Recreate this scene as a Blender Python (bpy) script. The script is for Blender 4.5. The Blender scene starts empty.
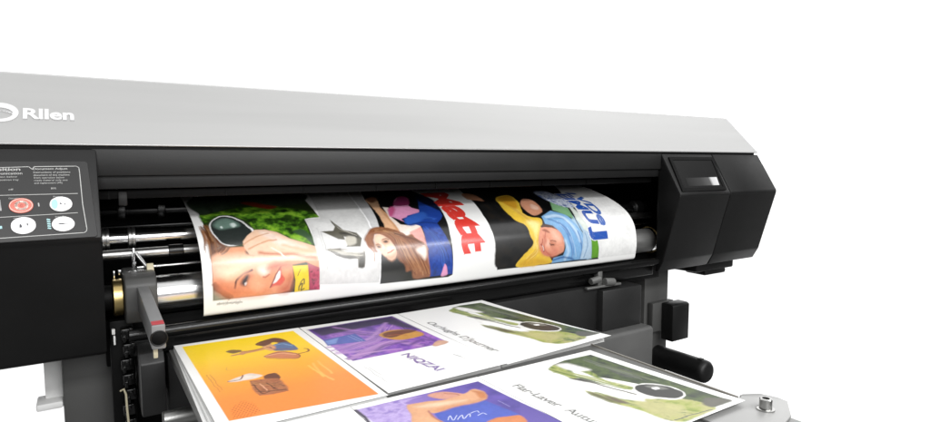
import bpy, bmesh, math, random
import numpy as np
from mathutils import Vector, Matrix
random.seed(7)
scene = bpy.context.scene
COL = scene.collection
R = math.radians
FLOOR_Z = -1.0

# ------------------------------------------------------------------ materials
def srgb(h):
    c = [int(h[i:i + 2], 16) / 255 for i in (0, 2, 4)]
    return [x / 12.92 if x <= .04045 else ((x + .055) / 1.055) ** 2.4 for x in c]

def mat(name, col, rough=.5, metal=0., var=.12, vscale=14., bump=0., bscale=900., spec=.5, coat=0., rvar=.06, aniso=None):
    m = bpy.data.materials.new(name); m.use_nodes = True
    nt = m.node_tree; b = nt.nodes['Principled BSDF']
    if isinstance(col, (int, float)): col = (col, col, col)
    b.inputs['Metallic'].default_value = metal
    b.inputs['Specular IOR Level'].default_value = spec
    b.inputs['Coat Weight'].default_value = coat
    tc = nt.nodes.new('ShaderNodeTexCoord')
    src = tc.outputs['Object']
    if aniso:
        mp = nt.nodes.new('ShaderNodeMapping'); mp.inputs['Scale'].default_value = aniso
        nt.links.new(src, mp.inputs['Vector']); src = mp.outputs['Vector']
    n = nt.nodes.new('ShaderNodeTexNoise'); n.inputs['Scale'].default_value = vscale; n.inputs['Detail'].default_value = 5
    nt.links.new(src, n.inputs['Vector'])
    r = nt.nodes.new('ShaderNodeValToRGB')
    r.color_ramp.elements[0].position = .3; r.color_ramp.elements[1].position = .7
    r.color_ramp.elements[0].color = [c * (1 - var) for c in col] + [1]
    r.color_ramp.elements[1].color = [min(1, c * (1 + var)) for c in col] + [1]
    nt.links.new(n.outputs['Fac'], r.inputs['Fac']); nt.links.new(r.outputs['Color'], b.inputs['Base Color'])
    mr = nt.nodes.new('ShaderNodeMapRange')
    mr.inputs['To Min'].default_value = max(.02, rough - rvar); mr.inputs['To Max'].default_value = min(1, rough + rvar)
    nt.links.new(n.outputs['Fac'], mr.inputs['Value']); nt.links.new(mr.outputs['Result'], b.inputs['Roughness'])
    if bump:
        n2 = nt.nodes.new('ShaderNodeTexNoise'); n2.inputs['Scale'].default_value = bscale; n2.inputs['Detail'].default_value = 2
        nt.links.new(src, n2.inputs['Vector'])
        bp = nt.nodes.new('ShaderNodeBump'); bp.inputs['Strength'].default_value = bump; bp.inputs['Distance'].default_value = .0006
        nt.links.new(n2.outputs['Fac'], bp.inputs['Height']); nt.links.new(bp.outputs['Normal'], b.inputs['Normal'])
    return m

def print_mat(name, rough, coat=0.):
    m = bpy.data.materials.new(name); m.use_nodes = True
    nt = m.node_tree; b = nt.nodes['Principled BSDF']
    a = nt.nodes.new('ShaderNodeAttribute'); a.attribute_name = 'ink'
    nt.links.new(a.outputs['Color'], b.inputs['Base Color'])
    b.inputs['Roughness'].default_value = rough
    b.inputs['Coat Weight'].default_value = coat; b.inputs['Coat Roughness'].default_value = .23
    tc = nt.nodes.new('ShaderNodeTexCoord')
    n = nt.nodes.new('ShaderNodeTexNoise'); n.inputs['Scale'].default_value = 9; n.inputs['Detail'].default_value = 2
    nt.links.new(tc.outputs['Object'], n.inputs['Vector'])
    bp = nt.nodes.new('ShaderNodeBump'); bp.inputs['Strength'].default_value = .12; bp.inputs['Distance'].default_value = .002
    nt.links.new(n.outputs['Fac'], bp.inputs['Height']); nt.links.new(bp.outputs['Normal'], b.inputs['Normal'])
    if coat: nt.links.new(bp.outputs['Normal'], b.inputs['Coat Normal'])
    return m

M = dict(
    silver=mat('brushed_silver_paint', (.42, .42, .415), .36, .42, .03, 3, .06, 160, rvar=.10, aniso=(.5, 3, 14)),
    white_ink=mat('raised_white_lettering', .66, .4, 0, .03),
    black=mat('black_textured_plastic', (.0045, .0045, .0045), .46, 0, .12, 20, .2, 1400, spec=.38),
    inner=mat('black_painted_metal', (.0035, .0035, .0035), .5, 0, .25, 25, .15, 700, spec=.12),
    gloss=mat('glossy_black_rail', (.004, .004, .004), .2, 0, .3, 30, .1, 300, spec=.4, aniso=(.5, 8, 8)),
    band=mat('dark_grey_plastic', (.013, .013, .0128), .48, 0, .1, 12, .2, 1200, spec=.35),
    hood=mat('charcoal_plastic', (.008, .008, .008), .5, 0, .12, 14, .2, 1000, spec=.3),
    panel=mat('grey_keypad_foil', (.034, .034, .034), .5, 0, .06, 20, .06, 1500, spec=.3),
    leg=mat('grey_powder_coat', (.062, .062, .06), .5, 0, .12, 9, .3, 900),
    lever=mat('grey_lever_plastic', (.19, .19, .19), .4, 0, .1, 20, .1, 900),
    beam=mat('grey_sheet_metal', (.095, .095, .093), .45, 0, .14, 10, .2, 700),
    beamdark=mat('dark_sheet_metal', (.013, .013, .013), .45, 0, .2, 10, .2, 700),
    steel=mat('polished_steel', (.62, .62, .62), .2, 1, .1, 40, .08, 200, aniso=(.4, 10, 10)),
    dullsteel=mat('dull_steel', (.40, .40, .39), .34, 1, .15, 40, .1, 300),
    brass=mat('brass', (.62, .47, .20), .32, 1, .12, 60, .1, 400),
    cream=mat('cream_plastic', (.52, .47, .33), .5, 0, .1, 50),
    red=mat('red_label', (.42, .06, .07), .4, 0, .08, 60),
    key_white=mat('white_key_foil', (.8, .8, .8), .35, 0, .03, 60),
    key_red=mat('red_key_foil', (.62, .17, .13), .35, 0, .08, 60),
    key_pale=mat('pale_key_print', (.82, .62, .55), .4, 0, .05, 60),
    teal=mat('teal_print', (.36, .60, .62), .4, 0, .05, 60),
    ink=mat('dark_print', (.05, .05, .06), .4, 0, .1, 60),
    line=mat('pale_panel_print', (.42, .42, .41), .4, 0, .06, 60),
    dull=mat('brushed_roller_end', (.16, .16, .155), .5, .5, .2, 30, .1, 300, aniso=(.4, 10, 10)),
    glass=mat('dark_display_glass', (.012, .012, .012), .08, 0, .1, 10, spec=.6, rvar=.02),
    tray=mat('satin_grey_tray', (.15, .15, .145), .38, .25, .08, 12, .15, 500),
    rim=mat('beige_tray_rim', (.17, .16, .14), .45, 0, .08, 20),
    plate=mat('pale_grey_plate', (.27, .27, .265), .35, .1, .05, 16, .1, 400),
    bolt=mat('bolt_steel', (.42, .42, .41), .25, 1, .12, 120, .1, 300),
    paperedge=mat('paper_edges', (.6, .6, .59), .7, 0, .05, 30),
    floor=mat('added_dark_floor', .09, .6, 0, .15, 2, .2, 300),
    added_sheet=mat('added_white_sheet', .93, .6, 0, .01, 2),
    offwhite=mat('offwhite_coating', (.8, .8, .79), .45, 0, .05, 30),
    roll=mat('glossy_banner_stock', .8, .3),
)
M['print_gloss'] = print_mat('glossy_print', .36, .9)
M['print_matt'] = print_mat('satin_print', .42, .12)

def reflection_mat():  # emission ramp that paints a reflection and glint on the screen glass
    m = bpy.data.materials.new('painted_screen_reflection'); m.use_nodes = True; nt = m.node_tree; b = nt.nodes['Principled BSDF']
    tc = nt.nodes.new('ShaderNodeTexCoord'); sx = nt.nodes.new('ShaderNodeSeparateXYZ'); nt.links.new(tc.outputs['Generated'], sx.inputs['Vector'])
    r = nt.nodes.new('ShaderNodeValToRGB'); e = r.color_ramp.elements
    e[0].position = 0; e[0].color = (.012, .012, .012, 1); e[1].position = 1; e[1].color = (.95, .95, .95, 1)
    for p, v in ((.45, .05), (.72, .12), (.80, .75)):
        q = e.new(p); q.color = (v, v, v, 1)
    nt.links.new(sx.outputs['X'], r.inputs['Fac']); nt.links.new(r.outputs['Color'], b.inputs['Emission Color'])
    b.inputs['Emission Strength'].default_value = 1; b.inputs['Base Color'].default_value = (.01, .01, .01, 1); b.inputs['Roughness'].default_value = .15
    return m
M['screen_glow'] = reflection_mat()

# ------------------------------------------------------------------ geometry helpers
def BM(): return bmesh.new()

def _bev(bm, faces, bev, seg=2):
    if bev <= 0: return
    es = list({e for f in faces for e in f.edges})
    bmesh.ops.bevel(bm, geom=es, offset=bev, segments=seg, profile=.5, affect='EDGES', clamp_overlap=True)

def prism(bm, prof, x0, x1, bev=0., seg=2):
    a = [bm.verts.new((x0, y, z)) for y, z in prof]; b = [bm.verts.new((x1, y, z)) for y, z in prof]
    n = len(prof); fs = [bm.faces.new(a), bm.faces.new(b[::-1])]
    for i in range(n): fs.append(bm.faces.new((a[i], b[i], b[(i + 1) % n], a[(i + 1) % n])))
    _bev(bm, fs, bev, seg); return bm

def box(bm, x0, x1, y0, y1, z0, z1, bev=.0015, seg=2):
    return prism(bm, [(y0, z0), (y1, z0), (y1, z1), (y0, z1)], x0, x1, bev, seg)

def ext(bm, poly, z0, z1, bev=0.):
    a = [bm.verts.new((x, y, z0)) for x, y in poly]; b = [bm.verts.new((x, y, z1)) for x, y in poly]
    n = len(poly); fs = [bm.faces.new(a[::-1]), bm.faces.new(b)]
    for i in range(n): fs.append(bm.faces.new((a[i], a[(i + 1) % n], b[(i + 1) % n], b[i])))
    _bev(bm, fs, bev); return bm

def lathe(bm, p, axis, prof, seg=32):
    """prof: list of (distance along axis, radius)"""
    p = Vector(p); ax = Vector(axis).normalized()
    u = ax.orthogonal().normalized(); v = ax.cross(u)
    rings = []
    for t, r in prof:
        c = p + ax * t
        rings.append([bm.verts.new(c + (u * math.cos(2 * math.pi * k / seg) + v * math.sin(2 * math.pi * k / seg)) * r) for k in range(seg)])
    for A, B in zip(rings, rings[1:]):
        for k in range(seg): bm.faces.new((A[k], A[(k + 1) % seg], B[(k + 1) % seg], B[k]))
    bm.faces.new(rings[0][::-1]); bm.faces.new(rings[-1]); return bm

def cyl(bm, p0, p1, r, seg=28, ch=.001):
    d = Vector(p1) - Vector(p0); L = d.length
    return lathe(bm, p0, d, [(0, r - ch), (ch, r), (L - ch, r), (L, r - ch)], seg)

def torus(bm, c, axis, Rr, r, seg=32, ns=8):
    c = Vector(c); ax = Vector(axis).normalized(); u = ax.orthogonal().normalized(); v = ax.cross(u)
    g = []
    for i in range(seg):
        a = 2 * math.pi * i / seg; d = u * math.cos(a) + v * math.sin(a)
        g.append([bm.verts.new(c + d * (Rr + r * math.cos(2 * math.pi * k / ns)) + ax * r * math.sin(2 * math.pi * k / ns)) for k in range(ns)])
    for i in range(seg):
        for k in range(ns):
            bm.faces.new((g[i][k], g[(i + 1) % seg][k], g[(i + 1) % seg][(k + 1) % ns], g[i][(k + 1) % ns]))
    return bm

def tube(bm, pts, r, seg=8):
    pts = [Vector(p) for p in pts]; rings = []
    for i, p in enumerate(pts):
        d = (pts[min(i + 1, len(pts) - 1)] - pts[max(i - 1, 0)]).normalized()
        u = d.cross(Vector((.3, .2, 1))).normalized(); v = d.cross(u)
        rings.append([bm.verts.new(p + (u * math.cos(2 * math.pi * k / seg) + v * math.sin(2 * math.pi * k / seg)) * r) for k in range(seg)])
    for A, B in zip(rings, rings[1:]):
        for k in range(seg): bm.faces.new((A[k], A[(k + 1) % seg], B[(k + 1) % seg], B[k]))
    bm.faces.new(rings[0][::-1]); bm.faces.new(rings[-1]); return bm

def link_mesh(name, me, parent):
    o = bpy.data.objects.new(name, me); COL.objects.link(o)
    if parent is not None:
        o.parent = parent
        if parent.type == 'EMPTY': o.matrix_parent_inverse = Matrix.Translation(parent.location).inverted()
    return o

def obj(name, bm, m, parent=None, label=None, angle=35, mats=None):
    bmesh.ops.recalc_face_normals(bm, faces=bm.faces)
    me = bpy.data.meshes.new(name); bm.to_mesh(me); bm.free()
    for q in (mats or [m]): me.materials.append(M[q])
    me.polygons.foreach_set('use_smooth', [True] * len(me.polygons))
    me.set_sharp_from_angle(angle=R(angle))
    o = link_mesh(name, me, parent)
    if label: o['label'] = label
    return o

def tag(o, label, cat, group=None, kind=None):
    if label: o['label'] = label
    if cat: o['category'] = cat
    if group: o['group'] = group
    if kind: o['kind'] = kind
    return o

def thing(name, loc, label, cat, group=None):
    o = bpy.data.objects.new(name, None); COL.objects.link(o); o.location = loc
    o.empty_display_size = .1
    return tag(o, label, cat, group)

class Plane:
    """a sloping face that runs along x: from point a (y,z) down or up to point b"""
    def __init__(s, a, b):
        s.a = Vector((0, a[0], a[1])); s.d = (Vector((0, b[0], b[1])) - s.a).normalized()
        n = Vector((1, 0, 0)).cross(s.d); s.n = n if n.y < 0 else -n
    def __call__(s, x, t, h=0.): return s.a + Vector((x, 0, 0)) + s.d * t + s.n * h

def slab(bm, pl, pts, h0, h1, mi=0, bev=0.):
    a = [bm.verts.new(pl(x, t, h0)) for x, t in pts]; b = [bm.verts.new(pl(x, t, h1)) for x, t in pts]
    n = len(pts); fs = [bm.faces.new(a[::-1]), bm.faces.new(b)]
    for i in range(n): fs.append(bm.faces.new((a[i], a[(i + 1) % n], b[(i + 1) % n], b[i])))
    for f in fs: f.material_index = mi
    _bev(bm, fs, bev); return bm

def ell(cx, ct, rx, rt, n=32, a0=0., a1=2 * math.pi):
    return [(cx + rx * math.cos(a0 + (a1 - a0) * k / n), ct + rt * math.sin(a0 + (a1 - a0) * k / n)) for k in range(n)]

def strip(bm, pl, pts, w, h0, h1, mi=0):
    for (x0, t0), (x1, t1) in zip(pts, pts[1:]):
        dx, dt = x1 - x0, t1 - t0; L = math.hypot(dx, dt) or 1e-9
        nx, nt_ = -dt / L * w / 2, dx / L * w / 2; ex, et = dx / L * w * .3, dt / L * w * .3
        slab(bm, pl, [(x0 + nx - ex, t0 + nt_ - et), (x1 + nx + ex, t1 + nt_ + et), (x1 - nx + ex, t1 - nt_ + et), (x0 - nx - ex, t0 - nt_ - et)], h0, h1, mi)

_tc = {}
def text_tris(s, offset=0., shear=0., spacing=1.):
    """triangles of a string in the built-in font, scaled so that x and the capital height run 0..1"""
    key = (s, offset, shear, spacing)
    if key in _tc: return _tc[key]
    cu = bpy.data.curves.new('lettering', 'FONT'); cu.body = s; cu.offset = offset; cu.shear = shear
    cu.space_character = spacing; cu.resolution_u = 4
    o = bpy.data.objects.new('lettering', cu); COL.objects.link(o)
    dg = bpy.context.evaluated_depsgraph_get()
    me = bpy.data.meshes.new_from_object(o.evaluated_get(dg))
    me.calc_loop_triangles()
    v = np.array([p.co[:2] for p in me.vertices]); t = np.array([q.vertices[:] for q in me.loop_triangles])
    bpy.data.objects.remove(o); bpy.data.curves.remove(cu); bpy.data.meshes.remove(me)
    x0, x1 = v[:, 0].min(), v[:, 0].max()
    v[:, 0] = (v[:, 0] - x0) / (x1 - x0); v[:, 1] /= .729
    _tc[key] = (v, t); return v, t

def text_on(bm, pl, s, x, t, w, cap, h0, h1, mi=0, offset=0., up=-1):
    """raised lettering: baseline starts at (x,t), width w, capital height cap; up=-1: letters rise towards smaller t"""
    v, tr = text_tris(s, offset)
    edges = {}
    A = [bm.verts.new(pl(x + p[0] * w, t + up * p[1] * cap, h1)) for p in v]
    B = [bm.verts.new(pl(x + p[0] * w, t + up * p[1] * cap, h0)) for p in v]
    for a, b, c in tr:
        f = bm.faces.new((A[a], A[b], A[c])); f.material_index = mi
        for e in ((a, b), (b, c), (c, a)):
            k = tuple(sorted(e)); edges[k] = edges.get(k, 0) + 1
    for (a, b), n in edges.items():
        if n == 1:
            f = bm.faces.new((A[a], A[b], B[b], B[a])); f.material_index = mi
    return bm

# ------------------------------------------------------------------ printed pictures (vertex inks on a fine sheet lattice)
def crom(p, n=24, closed=False):
    out = []; N = len(p)
    for i in range(N if closed else N - 1):
        g = (lambda k: p[k % N]) if closed else (lambda k: p[max(0, min(N - 1, k))])
        a, b, c, d = g(i - 1), g(i), g(i + 1), g(i + 2)
        for j in range(n):
            t = j / n
            out.append(tuple(.5 * (2 * b[m] + (c[m] - a[m]) * t + (2 * a[m] - 5 * b[m] + 4 * c[m] - d[m]) * t * t + (3 * b[m] - a[m] - 3 * c[m] + d[m]) * t ** 3) for m in (0, 1)))
    if not closed: out.append(p[-1])
    return out

def _hash(ix, iy, seed):
    n = (ix.astype(np.int64) * 374761393 + iy.astype(np.int64) * 668265263 + seed * 974634777) & 0x7fffffff
    n = ((n ^ (n >> 13)) * 1274126177) & 0x7fffffff
    return ((n ^ (n >> 16)) & 0xffff) / 65535.

def vnoise(x, y, seed=0):
    ix, iy = np.floor(x), np.floor(y); fx, fy = x - ix, y - iy
    fx = fx * fx * (3 - 2 * fx); fy = fy * fy * (3 - 2 * fy)
    h = lambda a, b: _hash(ix + a, iy + b, seed)
    return (h(0, 0) * (1 - fx) + h(1, 0) * fx) * (1 - fy) + (h(0, 1) * (1 - fx) + h(1, 1) * fx) * fy

def fbm(x, y, seed=0, o=4):
    s = 0; a = .5; t = 0
    for k in range(o):
        s = s + a * vnoise(x * 2 ** k, y * 2 ** k, seed + k); t += a; a *= .55
    return s / t

class Print:
    def __init__(s, U, V, px):
        s.U, s.V, s.px = U.ravel(), V.ravel(), px
        s.C = np.empty((s.U.size, 3)); s.C[:] = srgb('f3f3f1'); s.seed = 3
        s.U0, s.V0 = s.U, s.V                     # hand-drawn outlines waver a little, so shapes are looked up through a slight warp
        wu = fbm(s.U * 55, s.V * 55, 11, 4) - .5; wv = fbm(s.U * 55, s.V * 55, 29, 4) - .5
        s.U1, s.V1 = s.U + wu * s.warp, s.V + wv * s.warp
    warp = .0045
    def near(s, pts, pad):
        p = np.array(pts); a, b = p.min(0) - pad, p.max(0) + pad
        return np.nonzero((s.U >= a[0]) & (s.U <= b[0]) & (s.V >= a[1]) & (s.V <= b[1]))[0]
    def segd(s, x, y, pts, closed):
        d2 = np.full(x.size, 1e9); n = len(pts)
        for i in range(n if closed else n - 1):
            (ax, ay), (bx, by) = pts[i], pts[(i + 1) % n]
            dx, dy = bx - ax, by - ay; L = dx * dx + dy * dy + 1e-14
            t = np.clip(((x - ax) * dx + (y - ay) * dy) / L, 0, 1)
            d2 = np.minimum(d2, (x - ax - t * dx) ** 2 + (y - ay - t * dy) ** 2)
        return np.sqrt(d2)
    def mask(s, pts, soft):
        soft = max(soft, s.px * .6); i = s.near(pts, soft)
        if not i.size: return i, None
        x, y = s.U[i], s.V[i]; ins = np.zeros(x.size, bool); n = len(pts)
        for k in range(n):
            (ax, ay), (bx, by) = pts[k], pts[(k + 1) % n]
            if ay == by: continue
            ins ^= ((ay > y) != (by > y)) & (x < (bx - ax) * (y - ay) / (by - ay) + ax)
        d = s.segd(x, y, pts, True); d = np.where(ins, d, -d); s.dist = d
        return i, np.clip(.5 + d / (2 * soft), 0, 1)
    def put(s, i, a, col):
        if i.size: s.C[i] = s.C[i] * (1 - a[:, None]) + np.asarray(col) * a[:, None]
    def palette(s, hexes, f):
        P = np.array([srgb(h) for h in hexes.split(',')]); f = np.clip(f, 0, .9999) * (len(P) - 1)
        k = f.astype(int); f = (f - k)[:, None]
        return P[k] * (1 - f) + P[np.minimum(k + 1, len(P) - 1)] * f
    def run(s, ops, fn=None):
        for op in ops:
            k, hx = op[0], op[1]; pts = [tuple(q) for q in op[-1]]
            if fn: pts = [fn(*q) for q in pts]
            s.seed += 5
            s.U, s.V = (s.U0, s.V0) if k in ('P', 'GR', 'GR2', 'D', 'NP') else (s.U1, s.V1)
            if k in ('P', 'S'):
                if k == 'S': pts = crom(pts, 6, True)
                i, a = s.mask(pts, float(op[2]) * .001); 
                if i.size:
                    d = s.dist; e = .004 + .10 * (d.max() if d.size else 0)
                    g = 1 + .22 * (fbm(s.U[i] * 190, s.V[i] * 190, s.seed, 4) - .5) + .16 * (fbm(s.U[i] * 45, s.V[i] * 45, s.seed + 3, 2) - .5)
                    if float(op[2]) < 4: g = g * (1 - .13 * np.exp(-np.maximum(d, 0) / e))
                    s.put(i, a, np.array(srgb(hx)) * g[:, None])
            elif k in ('N', 'NP'):
                if k == 'N': pts = crom(pts, 6, True)
                fr = float(op[2]) * 2.2; i, a = s.mask(pts, .002 if k == 'N' else .0004)
                if i.size:
                    n = fbm(s.U[i] * fr, s.V[i] * fr, s.seed, 5)
                    s.put(i, a, s.palette(hx, (n - .5) * 1.9 + .5))
            elif k in ('GR', 'GR2'):
                i, a = s.mask(pts, float(op[2]) * .001)
                if i.size:
                    p = np.array(pts); q = s.V[i] if k == 'GR' else s.U[i]; c = 1 if k == 'GR' else 0
                    f = (q - p[:, c].min()) / (p[:, c].max() - p[:, c].min())
                    if k == 'GR': f = 1 - f
                    f = f + .02 * (fbm(s.U[i] * 60, s.V[i] * 60, s.seed, 3) - .5)
                    s.put(i, a, s.palette(hx, f))
            elif k == 'D':
                i, a = s.mask(pts, .001)
                if i.size:
                    w = float(op[2]) * 1.9; x, y = s.U[i] / w, s.V[i] / w
                    x = x + .5 * (np.floor(y) % 2)
                    d = np.hypot(x - np.floor(x) - .5, y - np.floor(y) - .5)
                    s.put(i, a * np.clip((.34 - d) * 6, 0, 1), srgb(hx))
            elif k == 'HS':
                rg = np.random.RandomState(s.seed); pts = np.array(crom(pts, 6)); d = np.gradient(pts, axis=0)
                nrm = np.stack([-d[:, 1], d[:, 0]], 1) / (np.linalg.norm(d, axis=1)[:, None] + 1e-9); hs = hx.split(',')
                for q in range(int(op[2])):
                    o = rg.uniform(-1, 1); a0 = rg.randint(0, len(pts) // 3); a1 = rg.randint(2 * len(pts) // 3, len(pts))
                    wv = rg.uniform(-.25, .25) * np.sin(np.linspace(0, 6, len(pts)) + rg.uniform(0, 6))
                    st = pts + nrm * ((o * np.linspace(.6, 1, len(pts)) + wv) * float(op[3]) * .001)[:, None]
                    st = [tuple(p) for p in st[a0:a1]]; w = rg.uniform(.0004, .0010); soft = max(.0009, s.px * .7); i = s.near(st, w + soft)
                    if i.size:
                        dd = s.segd(s.U[i], s.V[i], st, False)
                        s.put(i, np.clip(.5 + (w - dd) / (2 * soft), 0, 1) * .75, srgb(hs[rg.randint(len(hs))]))
            elif k == 'L':
                pts = crom(pts, 8); w = float(op[2]) * .0005; soft = max(float(op[3]) * .001, s.px * .6)
                i = s.near(pts, w + soft)
                if i.size:
                    d = s.segd(s.U[i], s.V[i], pts, False)
                    s.put(i, np.clip(.5 + (w - d) / (2 * soft), 0, 1) * min(1, 1.6 * w / s.px), srgb(hx))
    def finish(s, heavy=0.):
        s.U, s.V = s.U0, s.V0
        s.C = s.C * (1 - heavy * np.clip((1 - s.C.mean(1)) * 2.2, 0, 1))[:, None]
        g = (fbm(s.U * 420, s.V * 420, 5, 2) - .5) * .10; dark = 1 - s.C.mean(1)
        s.C = np.clip(s.C * (1 + (g * np.clip((dark - .15) * 2, 0, 1))[:, None]), 0, 1); return s.C
    def text(s, st, hx, o, xd, yd, offset=0., shear=0., grow=1., alpha=1.):
        """string from o; xd spans its whole width, yd one capital height (both vectors on the sheet)"""
        s.U, s.V = s.U0, s.V0
        v, tr = text_tris(st, offset, shear); o, xd, yd = map(np.array, (o, xd, yd))
        p = o + v[:, :1] * xd + v[:, 1:] * yd
        best = np.full(s.U.size, -1e9); idx = s.near(p, .003)
        for t in tr:
            q = p[t]; j = idx[(s.U[idx] > q[:, 0].min() - .002) & (s.U[idx] < q[:, 0].max() + .002) & (s.V[idx] > q[:, 1].min() - .002) & (s.V[idx] < q[:, 1].max() + .002)]
            if not j.size: continue
            ar = (q[1, 0] - q[0, 0]) * (q[2, 1] - q[0, 1]) - (q[1, 1] - q[0, 1]) * (q[2, 0] - q[0, 0])
            if abs(ar) < 1e-12: continue
            sg = 1 if ar > 0 else -1; d = np.full(j.size, 1e9)
            for k in range(3):
                a, b = q[k], q[(k + 1) % 3]; e = b - a; L = math.hypot(*e) + 1e-12
                d = np.minimum(d, sg * (e[0] * (s.V[j] - a[1]) - e[1] * (s.U[j] - a[0])) / L)
            best[j] = np.maximum(best[j], d)
        j = np.nonzero(best > -s.px * 2)[0]
        s.put(j, np.clip(best[j] / s.px + .75 * grow, 0, 1) * alpha, srgb(hx))

def lattice(name, pos, cols, m, thick=.0003):
    """pos: (nv,nu,3) lattice -> one printed sheet with a back face, so that it has thickness"""
    nv, nu = pos.shape[:2]; me = bpy.data.meshes.new(name)
    front = pos.reshape(-1, 3); du = pos[0, 1] - pos[0, 0]; 
    dv = np.gradient(pos, axis=0).reshape(-1, 3); n = np.cross(np.broadcast_to(du, dv.shape), dv); n /= np.linalg.norm(n, axis=1)[:, None]
    # the back is a coarse copy: only the outline is stitched
    border = [(0, i) for i in range(nu)] + [(j, nu - 1) for j in range(1, nv)] + [(nv - 1, i) for i in range(nu - 2, -1, -1)] + [(j, 0) for j in range(nv - 2, 0, -1)]
    bi = np.array([j * nu + i for j, i in border]); back = front[bi] - n[bi] * thick
    verts = np.vstack([front, back]); nf = front.shape[0]; nb = len(bi)
    j, i = np.meshgrid(np.arange(nv - 1), np.arange(nu - 1), indexing='ij'); a = (j * nu + i).ravel()
    quads = np.stack([a, a + 1, a + nu + 1, a + nu], 1)
    k = np.arange(nb); rim = np.stack([bi, nf + k, nf + (k + 1) % nb, bi[(k + 1) % nb]], 1)
    # back: strips between the two long borders, following the curve
    L = [nf + nb - jj for jj in range(1, nv - 1)]            # left border going up
    left = [nf] + L + [nf + nu - 1 + nv - 1 + nu - 1]; right = [nf + nu - 1 + jj for jj in range(nv)]
    bk = np.array([[left[q], left[q + 1], right[q + 1], right[q]] for q in range(nv - 1)])
    F = np.vstack([quads, rim, bk])
    me.vertices.add(len(verts)); me.vertices.foreach_set('co', verts.ravel())
    me.loops.add(F.size); me.loops.foreach_set('vertex_index', F.ravel().astype(np.int32))
    me.polygons.add(len(F)); me.polygons.foreach_set('loop_start', np.arange(0, F.size, 4, dtype=np.int32))
    me.update(calc_edges=True)
    sm = np.ones(len(F), bool); sm[len(quads):] = False
    me.polygons.foreach_set('use_smooth', sm)
    at = me.color_attributes.new('ink', 'FLOAT_COLOR', 'POINT')
    c = np.ones((len(verts), 4)); c[:nf, :3] = np.clip(cols, 0, 1) * .9; c[nf:, :3] = .78
    at.data.foreach_set('color', c.ravel().astype(np.float32))
    me.materials.append(M[m]); me.validate()
    return link_mesh(name, me, None)

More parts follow.
